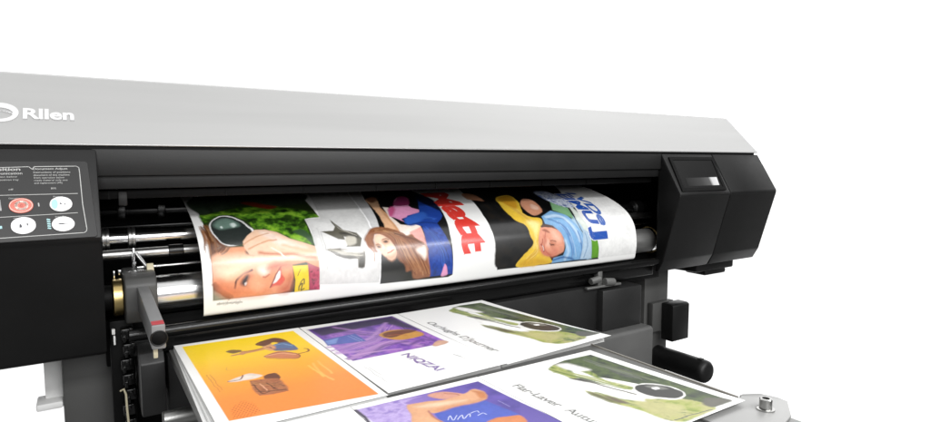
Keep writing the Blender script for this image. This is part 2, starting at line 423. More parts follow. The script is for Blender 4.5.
# what is printed on each sheet: (kind, ink, size..., outline in metres on the sheet)
PIC = {}
PIC['drum'] = [
('P','2a3a18','.5',[(0.0196,0.3188),(0.015,0.2107),(0.0155,0.1583),(0.0141,0.1067),(0.014,0.0319),(0.1878,0.029),(0.1875,0.0696),(0.1858,0.1095),(0.1872,0.1797),(0.2159,0.1863),(0.2172,0.2855),(0.2314,0.3748),(0.0284,0.407)]),
('N','1a300c,2c4c12,4a7a1c,6a9c28,8ab834','42',[(0.0167,0.2179),(0.0563,0.2301),(0.0974,0.2491),(0.1324,0.2577),(0.1636,0.2361),(0.1979,0.2144),(0.2164,0.1849),(0.1866,0.1779),(0.1846,0.1401),(0.1863,0.1088),(0.1458,0.1274),(0.1274,0.146),(0.0956,0.1541),(0.0839,0.1887),(0.053,0.2131),(0.0185,0.1844)]),
('N','1a2410,3c4a3a,20301a','50',[(0.0201,0.3124),(0.2163,0.3261),(0.2136,0.2637),(0.1661,0.245),(0.1005,0.2627),(0.0576,0.2367),(0.0162,0.218)]),
('S','8a3018','2',[(0.0948,0.2704),(0.1121,0.2743),(0.1326,0.2587),(0.1543,0.2419),(0.1373,0.2297),(0.1167,0.243)]),
('P','e39a70','1.5',[(0.0151,0.1185),(0.0692,0.1166),(0.109,0.1128),(0.1912,0.0898),(0.1887,0.066),(0.1663,0.0798),(0.1425,0.0769),(0.143,0.057),(0.1354,0.0349),(0.1186,0.0306),(0.0416,0.0321),(0.0243,0.0485),(0.015,0.0597)]),
('P','7a4a2c','3',[(0.0161,0.1777),(0.0259,0.1669),(0.0326,0.131),(0.0401,0.1215),(0.0241,0.1072),(0.0138,0.1004),(0.0129,0.1259)]),
('HS','4a2814,8a5a38,6a4226,a07850','36','12',[(0.0121,0.1766),(0.016,0.1536),(0.0196,0.1287),(0.0186,0.1033)]),
('HS','5a3018,8a5a38,7a6050','24','8',[(0.0255,0.1644),(0.0307,0.135),(0.0383,0.1184),(0.0241,0.1072)]),
('S','f3cbb0','8',[(0.0207,0.0998),(0.0591,0.1019),(0.1069,0.1004),(0.1275,0.0897),(0.0884,0.0822),(0.0472,0.0889)]),  # pale streak puts part of the banner's gloss reflection into the ink
('S','d87e50','10',[(0.0495,0.0455),(0.0808,0.0445),(0.1022,0.039),(0.0859,0.0325),(0.0544,0.0352)]),
('P','8c8c7c','2',[(0.0149,0.0476),(0.0291,0.042),(0.0447,0.0322),(0.0145,0.0318)]),
('HS','5a3018,3a2010,7a5030','22','5',[(0.0155,0.0597),(0.0243,0.0472),(0.0429,0.0325)]),
('L','5a3018','3','2',[(0.0161,0.0575),(0.0255,0.0457),(0.0429,0.0339)]),
('L','4f2414','3.5','1',[(0.0475,0.0485),(0.0507,0.0602),(0.0605,0.0691),(0.0751,0.0758)]),
('S','c87850','5',[(0.0553,0.0611),(0.0637,0.071),(0.0741,0.0699),(0.0746,0.0562),(0.0651,0.0477),(0.0561,0.0502)]),
('S','2e2226','2.5',[(0.0581,0.0548),(0.0622,0.0641),(0.0682,0.0678),(0.0687,0.0596),(0.0636,0.0506)]),
('S','e8dcd8','1',[(0.0627,0.0543),(0.0654,0.0559),(0.0669,0.0538),(0.0641,0.0506)]),
('S','fbe6da','6',[(0.0878,0.0753),(0.0973,0.0771),(0.1022,0.0697),(0.0951,0.0649),(0.0899,0.0682)]),
('L','b05a38','2.5','1.5',[(0.0922,0.0619),(0.0962,0.0607),(0.1026,0.0636)]),
('S','de5a48','1.5',[(0.1044,0.0436),(0.1123,0.0575),(0.1218,0.0747),(0.123,0.0648),(0.1279,0.0536),(0.1201,0.0449),(0.1118,0.045)]),
('S','f8f0ea','1',[(0.1079,0.0502),(0.1139,0.0615),(0.1199,0.0684),(0.1211,0.0616),(0.1179,0.0541),(0.1111,0.0487)]),
('L','7a2418','2','1',[(0.1044,0.0436),(0.1115,0.0571),(0.1218,0.0752)]),
('S','c0603c','8',[(0.1186,0.037),(0.1299,0.0471),(0.1388,0.0575),(0.1368,0.0377),(0.127,0.0316)]),
('S','f6c8a4','9',[(0.0262,0.0802),(0.0467,0.0835),(0.0648,0.0844),(0.056,0.0718),(0.0352,0.0659)]),
('S','cf7448','9',[(0.0176,0.0626),(0.0372,0.0551),(0.0545,0.0421),(0.0442,0.0337),(0.0242,0.0432)]),
('S','f0a880','7',[(0.0707,0.0566),(0.0866,0.0576),(0.0915,0.046),(0.0807,0.0417)]),
('S','b85c3c','6',[(0.1013,0.0753),(0.1156,0.0823),(0.1374,0.0774),(0.1259,0.0743),(0.109,0.0704)]),
('S','3a2420','3',[(0.069,0.1075),(0.0785,0.109),(0.0912,0.1048),(0.0853,0.1011),(0.072,0.1011)]),
('S','ffffff','1',[(0.0242,0.1751),(0.0372,0.2009),(0.055,0.2092),(0.0739,0.1938),(0.085,0.1685),(0.0903,0.15),(0.0696,0.1266),(0.0514,0.1197),(0.037,0.1263),(0.0254,0.1489)]),
('S','2a302e','.8',[(0.0262,0.1743),(0.0376,0.1976),(0.0542,0.205),(0.072,0.1901),(0.0824,0.1667),(0.086,0.1476),(0.0663,0.1231),(0.0506,0.1215),(0.0373,0.128),(0.027,0.1505)]),
('S','6f8a7e','4',[(0.0314,0.1759),(0.041,0.1927),(0.0554,0.1974),(0.0678,0.1844),(0.0712,0.1679),(0.0518,0.1649),(0.0369,0.1626)]),
('S','e2f0ea','2',[(0.0568,0.1768),(0.0639,0.1789),(0.0662,0.1701),(0.0587,0.1662)]),
('S','e2f0ea','1',[(0.0394,0.1695),(0.0426,0.1723),(0.0429,0.167),(0.0402,0.1652)]),
('P','f0c8aa','1',[(0.0678,0.1268),(0.0776,0.1402),(0.0929,0.1544),(0.1095,0.1536),(0.1271,0.1446),(0.1457,0.1266),(0.1858,0.1069),(0.1905,0.0799),(0.1161,0.0869),(0.0926,0.0957),(0.0746,0.1003),(0.0682,0.1139)]),
('S','f8e0d0','5',[(0.1,0.1489),(0.1206,0.1413),(0.1442,0.1202),(0.1699,0.1044),(0.131,0.1112),(0.1071,0.1311)]),
('L','c8906a','2.5','1.5',[(0.075,0.1116),(0.097,0.1219),(0.1229,0.1265)]),
('L','c8906a','2','1.5',[(0.0677,0.1205),(0.0918,0.1366),(0.1126,0.143)]),
('L','e8b894','4','3',[(0.1316,0.1145),(0.1528,0.106),(0.1802,0.0957)]),
('L','b86a44','5','3',[(0.0909,0.1024),(0.1176,0.0984),(0.1507,0.0939),(0.1845,0.0849)]),
('L','f0e8dc','2','1',[(0.1115,0.1114),(0.121,0.1026),(0.1319,0.0912)]),
('P','f0cf1e','.7',[(0.1423,0.0752),(0.1693,0.0743),(0.1694,0.0307),(0.144,0.0291),(0.1459,0.051)]),
('L','3a3210','2','.7',[(0.1511,0.033),(0.1525,0.0402),(0.1583,0.0433),(0.1554,0.0324),(0.1612,0.0347)]),
('L','3a3210','1.6','.7',[(0.154,0.0438),(0.1599,0.0509),(0.1612,0.0429)]),
('L','6a5a18','1.2','.7',[(0.1502,0.0577),(0.1551,0.0671)]),
('P','b04058','1',[(0.169,0.0772),(0.1894,0.0677),(0.1878,0.0287),(0.17,0.03)]),
('NP','6a1c34,c04a66,401020','50',[(0.1722,0.0625),(0.1893,0.0665),(0.1878,0.0287),(0.1759,0.0299)]),
('S','3c5838','2',[(0.1863,0.1088),(0.1716,0.125),(0.1556,0.143),(0.1771,0.1455)]),
('P','e2e2e0','.5',[(0.2594,0.4434),(0.2443,0.3571),(0.2168,0.1798),(0.1874,0.1785),(0.1879,0.1438),(0.186,0.1155),(0.1895,0.0754),(0.1877,0.038),(0.3033,0.0279),(0.3065,0.0774),(0.3033,0.1393),(0.3124,0.2239),(0.3185,0.2836),(0.3628,0.4434)]),
('P','dadada','.5',[(0.3628,0.4434),(0.3185,0.2836),(0.3033,0.1393),(0.3065,0.0774),(0.3033,0.0279),(0.3053,0.0277),(0.3103,0.0771),(0.3273,0.144),(0.3364,0.2568),(0.3894,0.4434)]),
('L','ffffff','3','.7',[(0.352,0.4018),(0.3185,0.2836),(0.3033,0.1393),(0.3065,0.0774),(0.3038,0.0278)]),
('L','c6c6c4','1.2','.7',[(0.2001,0.1477),(0.2008,0.1115),(0.2031,0.064)]),
('L','b8b8b6','1.2','.7',[(0.2039,0.138),(0.2046,0.1077),(0.206,0.0799)]),
('P','5f5c50','1',[(0.2326,0.1726),(0.238,0.1582),(0.2474,0.1383),(0.2702,0.1284),(0.2768,0.1154),(0.2702,0.0987),(0.2433,0.1004),(0.2591,0.1151),(0.244,0.122),(0.2442,0.1146),(0.2317,0.1175),(0.2048,0.1379),(0.2282,0.1379),(0.235,0.1491)]),
('S','c8c4b6','2',[(0.2466,0.1199),(0.2644,0.1202),(0.2658,0.1075),(0.2563,0.1016),(0.2457,0.1041)]),
('S','403e38','2',[(0.2391,0.1324),(0.2633,0.1273),(0.2734,0.1176),(0.2644,0.1202),(0.2436,0.1259)]),
('P','77736a','1',[(0.2051,0.0986),(0.2305,0.0989),(0.2545,0.0921),(0.2771,0.0924),(0.2772,0.0794),(0.2734,0.06),(0.2612,0.0603),(0.2612,0.0763),(0.2461,0.0774),(0.222,0.0855)]),
('S','d6d4cc','2.5',[(0.233,0.0962),(0.2546,0.0931),(0.2737,0.0914),(0.2696,0.0862),(0.2473,0.0875)]),
('HS','3a3830,a09c8c,5a564a,d0ccc0','14','2.5',[(0.2334,0.1683),(0.2396,0.1437),(0.2541,0.129),(0.2734,0.1176)]),
('HS','4a4840,b0ac9c,6a665a,d0ccc0','16','4',[(0.2085,0.0971),(0.2291,0.0913),(0.2533,0.0846),(0.2736,0.0797)]),
('S','4a4842','2',[(0.2138,0.0926),(0.2344,0.0847),(0.259,0.0795),(0.2461,0.0777),(0.225,0.0847)]),
('S','4a4842','2',[(0.2651,0.0759),(0.2749,0.0765),(0.2728,0.061),(0.2631,0.0607)]),
('P','0e0e0e','.6',[(0.3832,0.4122),(0.3403,0.2655),(0.3245,0.1615),(0.3071,0.0737),(0.3039,0.025),(0.4524,0.0218),(0.4624,0.0254),(0.4642,0.0734),(0.4656,0.1081),(0.4819,0.1825),(0.4906,0.257),(0.4771,0.3108),(0.5147,0.4196)]),
('S','e8b890','1.2',[(0.3409,0.2601),(0.3643,0.2736),(0.3656,0.2534),(0.3518,0.2065),(0.3565,0.173),(0.3598,0.1223),(0.3646,0.1103),(0.3255,0.1136),(0.3299,0.1367),(0.3333,0.1548),(0.3361,0.1913),(0.3376,0.2418)]),
('S','8a5a40','3',[(0.3438,0.2637),(0.3661,0.2778),(0.3664,0.2571),(0.3497,0.2403),(0.3426,0.2485)]),
('L','c08a60','4','3',[(0.3506,0.2066),(0.3513,0.1611),(0.3559,0.1221)]),
('P','f6e6da','1.2',[(0.359,0.215),(0.3708,0.2105),(0.3565,0.173),(0.3667,0.1431),(0.3805,0.1389),(0.4075,0.1401),(0.4065,0.1069),(0.3597,0.1107),(0.3585,0.1224),(0.3527,0.1644)]),
('S','e79cc4','1',[(0.3663,0.2019),(0.3894,0.2215),(0.4026,0.2492),(0.4237,0.2693),(0.4393,0.2592),(0.4185,0.2102),(0.4343,0.1884),(0.3993,0.1687),(0.3777,0.1594),(0.3779,0.1496),(0.3644,0.1676),(0.3565,0.173)]),
('S','9a3468','2.5',[(0.3981,0.2421),(0.4245,0.271),(0.4403,0.2624),(0.4229,0.2211),(0.4034,0.2165),(0.3882,0.2202)]),
('S','d05a8c','3',[(0.3663,0.2019),(0.3812,0.2157),(0.3808,0.2032),(0.3664,0.1778),(0.3569,0.1739)]),
('P','1c3f96','.8',[(0.4595,0.2523),(0.4879,0.2305),(0.4733,0.1634),(0.4636,0.1513),(0.4481,0.1394),(0.4534,0.1113),(0.4616,0.0784),(0.4628,0.0273),(0.4103,0.0273),(0.4074,0.0596),(0.4065,0.0924),(0.4107,0.1329),(0.3979,0.1403),(0.3772,0.1459),(0.395,0.1711),(0.4265,0.1797)]),
('NP','16306e,1c3f96,2c56ae','40',[(0.4242,0.1291),(0.4482,0.1337),(0.4616,0.0784),(0.4625,0.0303),(0.4129,0.0284)]),
('HS','14306e,2c56b4,3a68c8,0e2250','26','9',[(0.4138,0.13),(0.43,0.1004),(0.4429,0.0658),(0.4454,0.0297)]),
('HS','14306e,3a68c8','16','6',[(0.3924,0.1539),(0.4272,0.1589),(0.4551,0.148)]),
('S','2f5cb6','3',[(0.3833,0.1601),(0.434,0.1835),(0.4341,0.1617),(0.3874,0.1366)]),
('S','0a1430','3',[(0.4579,0.2294),(0.4611,0.2687),(0.4815,0.2849),(0.4935,0.2406),(0.4791,0.1828)]),
('L','122a66','3','2',[(0.3858,0.1392),(0.4146,0.1439),(0.4454,0.1396)]),
('P','f0a8a0','2',[(0.4071,0.1319),(0.4064,0.0963),(0.4069,0.0597),(0.4092,0.0284),(0.3758,0.0349),(0.3785,0.1208)]),
('S','8f5a3c','2',[(0.2825,0.1152),(0.3016,0.1368),(0.3259,0.139),(0.3442,0.1238),(0.3611,0.1107),(0.3811,0.1153),(0.3858,0.098),(0.403,0.0908),(0.4057,0.0655),(0.4098,0.0456),(0.4086,0.028),(0.3751,0.0275),(0.3698,0.0436),(0.3582,0.042),(0.3549,0.0565),(0.3411,0.0713),(0.3398,0.0932),(0.3199,0.1132),(0.3047,0.1204),(0.2983,0.0995),(0.3013,0.085),(0.2878,0.0899),(0.2833,0.1036)]),
('HS','5a2c18,9a6444,b88a64,7a4628,a87850','46','10',[(0.3018,0.1292),(0.3258,0.1308),(0.3468,0.1135),(0.3531,0.0921),(0.3647,0.0664),(0.3824,0.0344)]),
('HS','6a3820,9a6040,c09468,8a5434','40','9',[(0.3264,0.1326),(0.3489,0.12),(0.3678,0.1025),(0.3811,0.0759),(0.3946,0.0471),(0.4015,0.0294)]),
('HS','7a4628,b88a64,5a2c18','24','5',[(0.346,0.1202),(0.367,0.1102),(0.3859,0.101),(0.4018,0.0881),(0.4038,0.0684)]),
('HS','6a3418,a06a44,8a5030','22','4',[(0.3052,0.1307),(0.2911,0.1183),(0.289,0.1003),(0.2965,0.0873)]),
('S','f4ccb0','1.5',[(0.3036,0.1188),(0.3168,0.12),(0.3322,0.1048),(0.3398,0.0849),(0.3371,0.073),(0.3289,0.0681),(0.3164,0.0746),(0.3033,0.0902),(0.2999,0.1037)]),
('L','b84a38','2.2','1',[(0.3211,0.0816),(0.3277,0.0832),(0.3349,0.0875)]),
('S','c89878','3.5',[(0.2988,0.0994),(0.3048,0.1004),(0.3124,0.0955),(0.3099,0.0902),(0.3027,0.0902)]),
('S','c89878','3.5',[(0.315,0.1062),(0.3233,0.1098),(0.3293,0.105),(0.3251,0.1001),(0.3164,0.1002)]),
('S','3a2018','1.6',[(0.3023,0.0958),(0.3063,0.0968),(0.3101,0.094),(0.3055,0.093)]),
('S','3a2018','1.6',[(0.3163,0.1046),(0.3219,0.1069),(0.3258,0.1038),(0.3204,0.1022)]),
('L','7a4a34','1.6','1',[(0.3011,0.0992),(0.307,0.0999),(0.311,0.0973)]),
('L','7a4a34','1.6','1',[(0.3157,0.1086),(0.3228,0.1111),(0.3279,0.1082)]),
('S','d8a486','4',[(0.3154,0.1009),(0.3158,0.0952),(0.3139,0.0882),(0.3184,0.0873),(0.3204,0.092)]),
('S','fae0cc','3',[(0.3101,0.1043),(0.3158,0.098),(0.3161,0.0924),(0.3124,0.0955)]),
('S','d89c7c','5',[(0.3193,0.0746),(0.3296,0.0686),(0.3378,0.0743),(0.3383,0.0823),(0.3305,0.0776)]),
('S','f6e0d2','3',[(0.3828,0.0835),(0.4023,0.0875),(0.4007,0.0618),(0.3906,0.0718)]),
('L','a87858','1.5','1',[(0.2921,0.0944),(0.295,0.0807),(0.2929,0.0691)]),
('S','e8a0c8','1',[(0.4347,0.026),(0.4447,0.0505),(0.451,0.0286)]),
('P','0c0c0c','.6',[(0.6233,0.3677),(0.5967,0.2817),(0.5839,0.2155),(0.5711,0.1544),(0.5693,0.1145),(0.5708,0.0834),(0.5735,0.0209),(0.5734,0.0239),(0.8732,0.0192),(0.875,0.0282),(0.8455,0.0614),(0.8368,0.1279),(0.8621,0.218),(0.9316,0.3576),(0.7757,0.4129)]),
('N','0c0c0c,161616,1e1a16','30',[(0.587,0.1938),(0.6422,0.1883),(0.6508,0.1284),(0.6634,0.0895),(0.6657,0.0704),(0.6288,0.041),(0.573,0.0278),(0.5689,0.078)]),
('S','c08868','2',[(0.5901,0.2765),(0.6166,0.266),(0.6159,0.2225),(0.5982,0.2275),(0.5797,0.2391)]),
('S','ecc440','1',[(0.6592,0.2357),(0.7065,0.2526),(0.704,0.2058),(0.6805,0.1558),(0.6936,0.1387),(0.7169,0.1312),(0.7076,0.1067),(0.6896,0.0828),(0.6948,0.0587),(0.7213,0.0347),(0.7183,0.0246),(0.6305,0.0237),(0.6317,0.0407),(0.6692,0.0701),(0.6669,0.0892),(0.663,0.1178),(0.6424,0.1343),(0.6398,0.176)]),
('HS','d8a830,f4de8c,c89428,f0d060','26','9',[(0.6677,0.2161),(0.6689,0.1656),(0.6815,0.1293),(0.6892,0.1027),(0.6791,0.0788)]),
('HS','d8a830,f4de8c,c89428','18','8',[(0.6821,0.0786),(0.6793,0.0553),(0.6584,0.0382),(0.642,0.0254)]),
('S','f4de8c','6',[(0.6739,0.1266),(0.7031,0.1184),(0.6841,0.088),(0.6711,0.0653),(0.6823,0.0881)]),
('S','d29a28','4',[(0.6627,0.2354),(0.7022,0.2467),(0.6981,0.2064),(0.6752,0.1747),(0.6609,0.1979)]),
('S','d8a830','5',[(0.635,0.0357),(0.6704,0.0395),(0.7143,0.0305),(0.7089,0.0245),(0.6423,0.0234)]),
('S','d89878','1.5',[(0.7056,0.1995),(0.7333,0.2235),(0.7505,0.2118),(0.7451,0.1684),(0.7314,0.1515),(0.7034,0.144),(0.6952,0.168)]),
('S','f2c4ac','2.5',[(0.73,0.1936),(0.7408,0.1738),(0.729,0.1622),(0.7176,0.1728)]),
('S','060606','2',[(0.7671,0.2983),(0.7356,0.2308),(0.7577,0.221),(0.7537,0.1778),(0.7643,0.1574),(0.7988,0.1968),(0.8356,0.2707)]),
('S','e0987c','1.5',[(0.7062,0.1096),(0.7443,0.1093),(0.7579,0.0938),(0.7626,0.0725),(0.7586,0.0478),(0.7233,0.0399),(0.7004,0.0449),(0.6889,0.0594),(0.6881,0.0809)]),
('S','c87058','8',[(0.6897,0.0607),(0.6966,0.0464),(0.7233,0.0405),(0.7384,0.0465),(0.7154,0.0485)]),
('S','f0b8a0','8',[(0.7318,0.0987),(0.7476,0.0884),(0.7521,0.0732),(0.7335,0.0776)]),
('L','b86450','2.6','2',[(0.7128,0.0939),(0.7044,0.0739),(0.7025,0.0568),(0.7202,0.0414)]),
('S','c07a60','4',[(0.7159,0.0678),(0.7258,0.0729),(0.735,0.0672),(0.7255,0.0613)]),
('L','3a1c14','2.2','1.2',[(0.7185,0.07),(0.7233,0.0661),(0.731,0.0661)]),
('L','7a4434','1.8','1.2',[(0.7223,0.0749),(0.73,0.0755),(0.7372,0.072)]),
('S','f2c0aa','5',[(0.7072,0.0795),(0.716,0.0759),(0.7163,0.0643),(0.7073,0.0679)]),
('S','d88870','5',[(0.7235,0.0594),(0.7386,0.0567),(0.7422,0.0491),(0.7268,0.0475)]),
('L','8a3a34','3','1.2',[(0.695,0.0689),(0.6987,0.0614),(0.699,0.0537)]),
('L','f4e4dc','1.4','.8',[(0.6969,0.0659),(0.6986,0.06),(0.6987,0.056)]),
('S','c47058','4',[(0.7048,0.0855),(0.7097,0.0822),(0.7107,0.0734),(0.7058,0.0709)]),
('HS','2a1a14,4a2c1c','16','4',[(0.7058,0.1103),(0.7165,0.1113),(0.7363,0.1088),(0.7577,0.0954)]),
('S','9a5a44','2.5',[(0.7056,0.0999),(0.715,0.1024),(0.7251,0.093),(0.7144,0.095)]),
('L','a04a40','2.2','1.5',[(0.6936,0.069),(0.6986,0.0729),(0.7006,0.08)]),
('P','7fb0dc','1.2',[(0.7231,0.1379),(0.7643,0.1574),(0.7975,0.1396),(0.8124,0.1107),(0.834,0.0773),(0.8463,0.0513),(0.8422,0.0228),(0.7928,0.0244),(0.7248,0.0234),(0.7295,0.0355),(0.758,0.0388),(0.7687,0.0624),(0.7571,0.0902),(0.7395,0.11),(0.7205,0.116)]),
('HS','3f70a8,bcd8f0,6a9ad0,a0c8ec','30','9',[(0.7355,0.1354),(0.7788,0.1321),(0.8004,0.1002),(0.8182,0.0635),(0.8266,0.0248)]),
('HS','4878b0,c8e0f4,6a9ad0','22','7',[(0.7583,0.1205),(0.7779,0.0939),(0.7877,0.0609),(0.7922,0.0281)]),
('HS','2f5a90,6a9ad0','12','3',[(0.7301,0.0304),(0.7585,0.0337),(0.7927,0.0254)]),
('L','c8e0f4','6','4',[(0.7355,0.1354),(0.7749,0.136),(0.7964,0.106),(0.8121,0.0689)]),
('L','3f70a8','3.5','3',[(0.7373,0.1284),(0.7659,0.111),(0.7814,0.0835)]),
('L','4f80b8','3','2.5',[(0.7756,0.0864),(0.7841,0.0562),(0.7855,0.0287)]),
('L','bcd8f0','6','4',[(0.7661,0.0723),(0.7739,0.0473),(0.7655,0.0306)]),
('L','4878b0','3','2.5',[(0.8097,0.0891),(0.8175,0.0536),(0.8128,0.0261)]),
('L','2f5a90','3','2',[(0.7299,0.0314),(0.7584,0.0348),(0.7927,0.0254)]),
('P','a8c8e0','1.5',[(0.8156,0.1367),(0.8292,0.1038),(0.8461,0.0664),(0.8506,0.0225),(0.8342,0.0214),(0.8348,0.0572),(0.818,0.0937),(0.8045,0.1203)]),
('P','7fb080','1.5',[(0.7969,0.202),(0.8285,0.1787),(0.813,0.1229),(0.7964,0.1381),(0.7718,0.1586)]),
('P','dce4dc','1.2',[(0.8402,0.2058),(0.8407,0.1512),(0.8426,0.1029),(0.8502,0.0711),(0.834,0.0773),(0.8195,0.1225),(0.8333,0.1761)]),
('L','20282c','2.4','1',[(0.8392,0.193),(0.8188,0.1364),(0.8201,0.0989),(0.8335,0.0748)]),
('L','c8d4c8','3','1.5',[(0.8569,0.1914),(0.8434,0.1274),(0.8487,0.0813)]),
('P','f2f2f0','.6',[(0.9584,0.3325),(0.8668,0.2112),(0.8372,0.1334),(0.8489,0.0808),(0.8686,0.0692),(0.8718,0.0219),(1.0183,0.0206),(1.0516,0.1354),(1.194,0.4296),(1.0213,0.4434)]),
('S','2f58a8','1.5',[(0.7988,0.26),(0.8356,0.2707),(0.8417,0.2357),(0.8438,0.172),(0.8211,0.1698),(0.8019,0.1965),(0.7889,0.2223)]),
('N','24488c,dfe6f0,2f58a8','70',[(0.795,0.2639),(0.8356,0.2707),(0.8483,0.2351),(0.8487,0.1695),(0.8196,0.1679),(0.7956,0.1971)]),
('P','5f9a28','.7',[(0.8469,0.0729),(0.867,0.0714),(0.8712,0.0459),(0.8718,0.0237),(0.8488,0.0233)]),
('P','b8a878','.7',[(0.8485,0.0808),(0.8652,0.0777),(0.867,0.0714),(0.8469,0.0729)]),
('P','b4cce0','1',[(0.8262,0.0954),(0.8477,0.0845),(0.8475,0.0235),(0.8123,0.0249)]),
('L','6a8ab0','2','2',[(0.8313,0.0856),(0.8351,0.058),(0.8241,0.0282)]),
]
PIC['orange'] = [
('GR','ffdc10,fbd00c,f2a82c,ee8a36,ee8238','.5',[(0.1169,0.9597),(0.2822,0.9515),(0.2874,0.6292),(0.1216,0.6501)]),
('L','c88a58','6','1',[(0.1729,0.8757),(0.1964,0.8784),(0.2213,0.8807)]),
('L','a8683c','4','1',[(0.1726,0.8938),(0.1974,0.8829),(0.2231,0.8877)]),
('S','e0a878','1',[(0.2206,0.906),(0.2312,0.9048),(0.2307,0.8827),(0.2201,0.8761)]),
('S','7a5a28','1',[(0.1678,0.8996),(0.1786,0.9031),(0.1884,0.8914),(0.1748,0.8847)]),
('S','6a3820','1',[(0.2135,0.9135),(0.2417,0.9304),(0.2555,0.9124),(0.2593,0.8808),(0.2495,0.8788),(0.2387,0.9057),(0.2213,0.8944)]),
('HS','7a4424,3a2010,a06030','14','6',[(0.216,0.909),(0.2383,0.9177),(0.2559,0.876)]),
('S','4a6a98','1',[(0.228,0.89),(0.2551,0.8979),(0.2592,0.8533),(0.2428,0.856),(0.2264,0.8667)]),
('S','e0a070','2',[(0.2231,0.8877),(0.2332,0.8922),(0.2327,0.8705),(0.2234,0.8686)]),
('S','c87850','1',[(0.208,0.8453),(0.2326,0.8574),(0.2545,0.8301),(0.2451,0.8113),(0.2265,0.8235)]),
('L','6a3418','1.4','.6',[(0.208,0.8453),(0.2207,0.8522),(0.2409,0.8493),(0.2538,0.828),(0.2442,0.8119),(0.2259,0.8214),(0.2098,0.8367)]),
('L','e8b088','3','1',[(0.2126,0.8473),(0.2331,0.8467),(0.2494,0.8309)]),
('L','2e4468','1.4','.6',[(0.2274,0.8877),(0.2315,0.866),(0.2421,0.8538),(0.2592,0.8533)]),
('L','8ab0d8','2','1',[(0.2348,0.8912),(0.2491,0.8903),(0.2556,0.8748)]),
('S','c88a60','1',[(0.1814,0.8778),(0.188,0.8864),(0.1923,0.8784),(0.1845,0.8707)]),
('L','7a3a20','2.5','.7',[(0.2536,0.8307),(0.2671,0.8349),(0.2713,0.8454),(0.2684,0.85)]),
('L','8a4a28','1.5','.7',[(0.2237,0.89),(0.2327,0.8705),(0.2575,0.8571)]),
('S','e8dcd0','1',[(0.1458,0.7734),(0.1618,0.782),(0.175,0.7868),(0.1874,0.7684),(0.1722,0.7621),(0.1502,0.7666)]),
('S','5a2c1c','1',[(0.1892,0.7672),(0.2038,0.7681),(0.2027,0.7452),(0.1882,0.7477)]),
('L','6a3828','2','.7',[(0.1455,0.7717),(0.1593,0.7705),(0.1654,0.7848)]),
('P','8f5030','.7',[(0.1679,0.759),(0.2016,0.7489),(0.2003,0.6985),(0.1666,0.703)]),
('N','6a3420,a86a44,8f5030','60',[(0.1689,0.7544),(0.1999,0.7461),(0.199,0.7011),(0.1678,0.7056)]),
('HS','5a2c18,b07848,6a3420','12','5',[(0.1681,0.7511),(0.1809,0.737),(0.2021,0.7166)]),
('HS','4a2014,a86a44','10','5',[(0.1651,0.7179),(0.1818,0.707),(0.2011,0.7052)]),
('L','4a2014','1.6','.5',[(0.1691,0.7428),(0.171,0.7096),(0.1793,0.7086)]),
('L','4a2014','1.6','.5',[(0.1847,0.7403),(0.1888,0.7114),(0.1982,0.7035)]),
('L','d8a080','1.6','.5',[(0.1768,0.7416),(0.1779,0.714)]),
('L','b06a28','.9','.5',[(0.1258,0.8106),(0.1292,0.7413)]),
('L','b06a28','.9','.5',[(0.1301,0.8099),(0.1328,0.7461)]),
('L','c8944a','.9','.5',[(0.1547,0.8283),(0.1533,0.8138),(0.1798,0.8074)]),
('D','9a4a14','.0020',[(0.1298,0.683),(0.1466,0.7),(0.1559,0.6817),(0.1566,0.6578),(0.1427,0.6484),(0.1268,0.6537)]),
('L','f0b860','2','1.5',[(0.2576,0.7803),(0.2535,0.7343),(0.2594,0.7035)]),
('L','f0b860','2','1.5',[(0.2654,0.7856),(0.2661,0.745),(0.2652,0.7267)]),
('L','f4c060','2','1.5',[(0.2493,0.7736),(0.2518,0.7217)]),
]
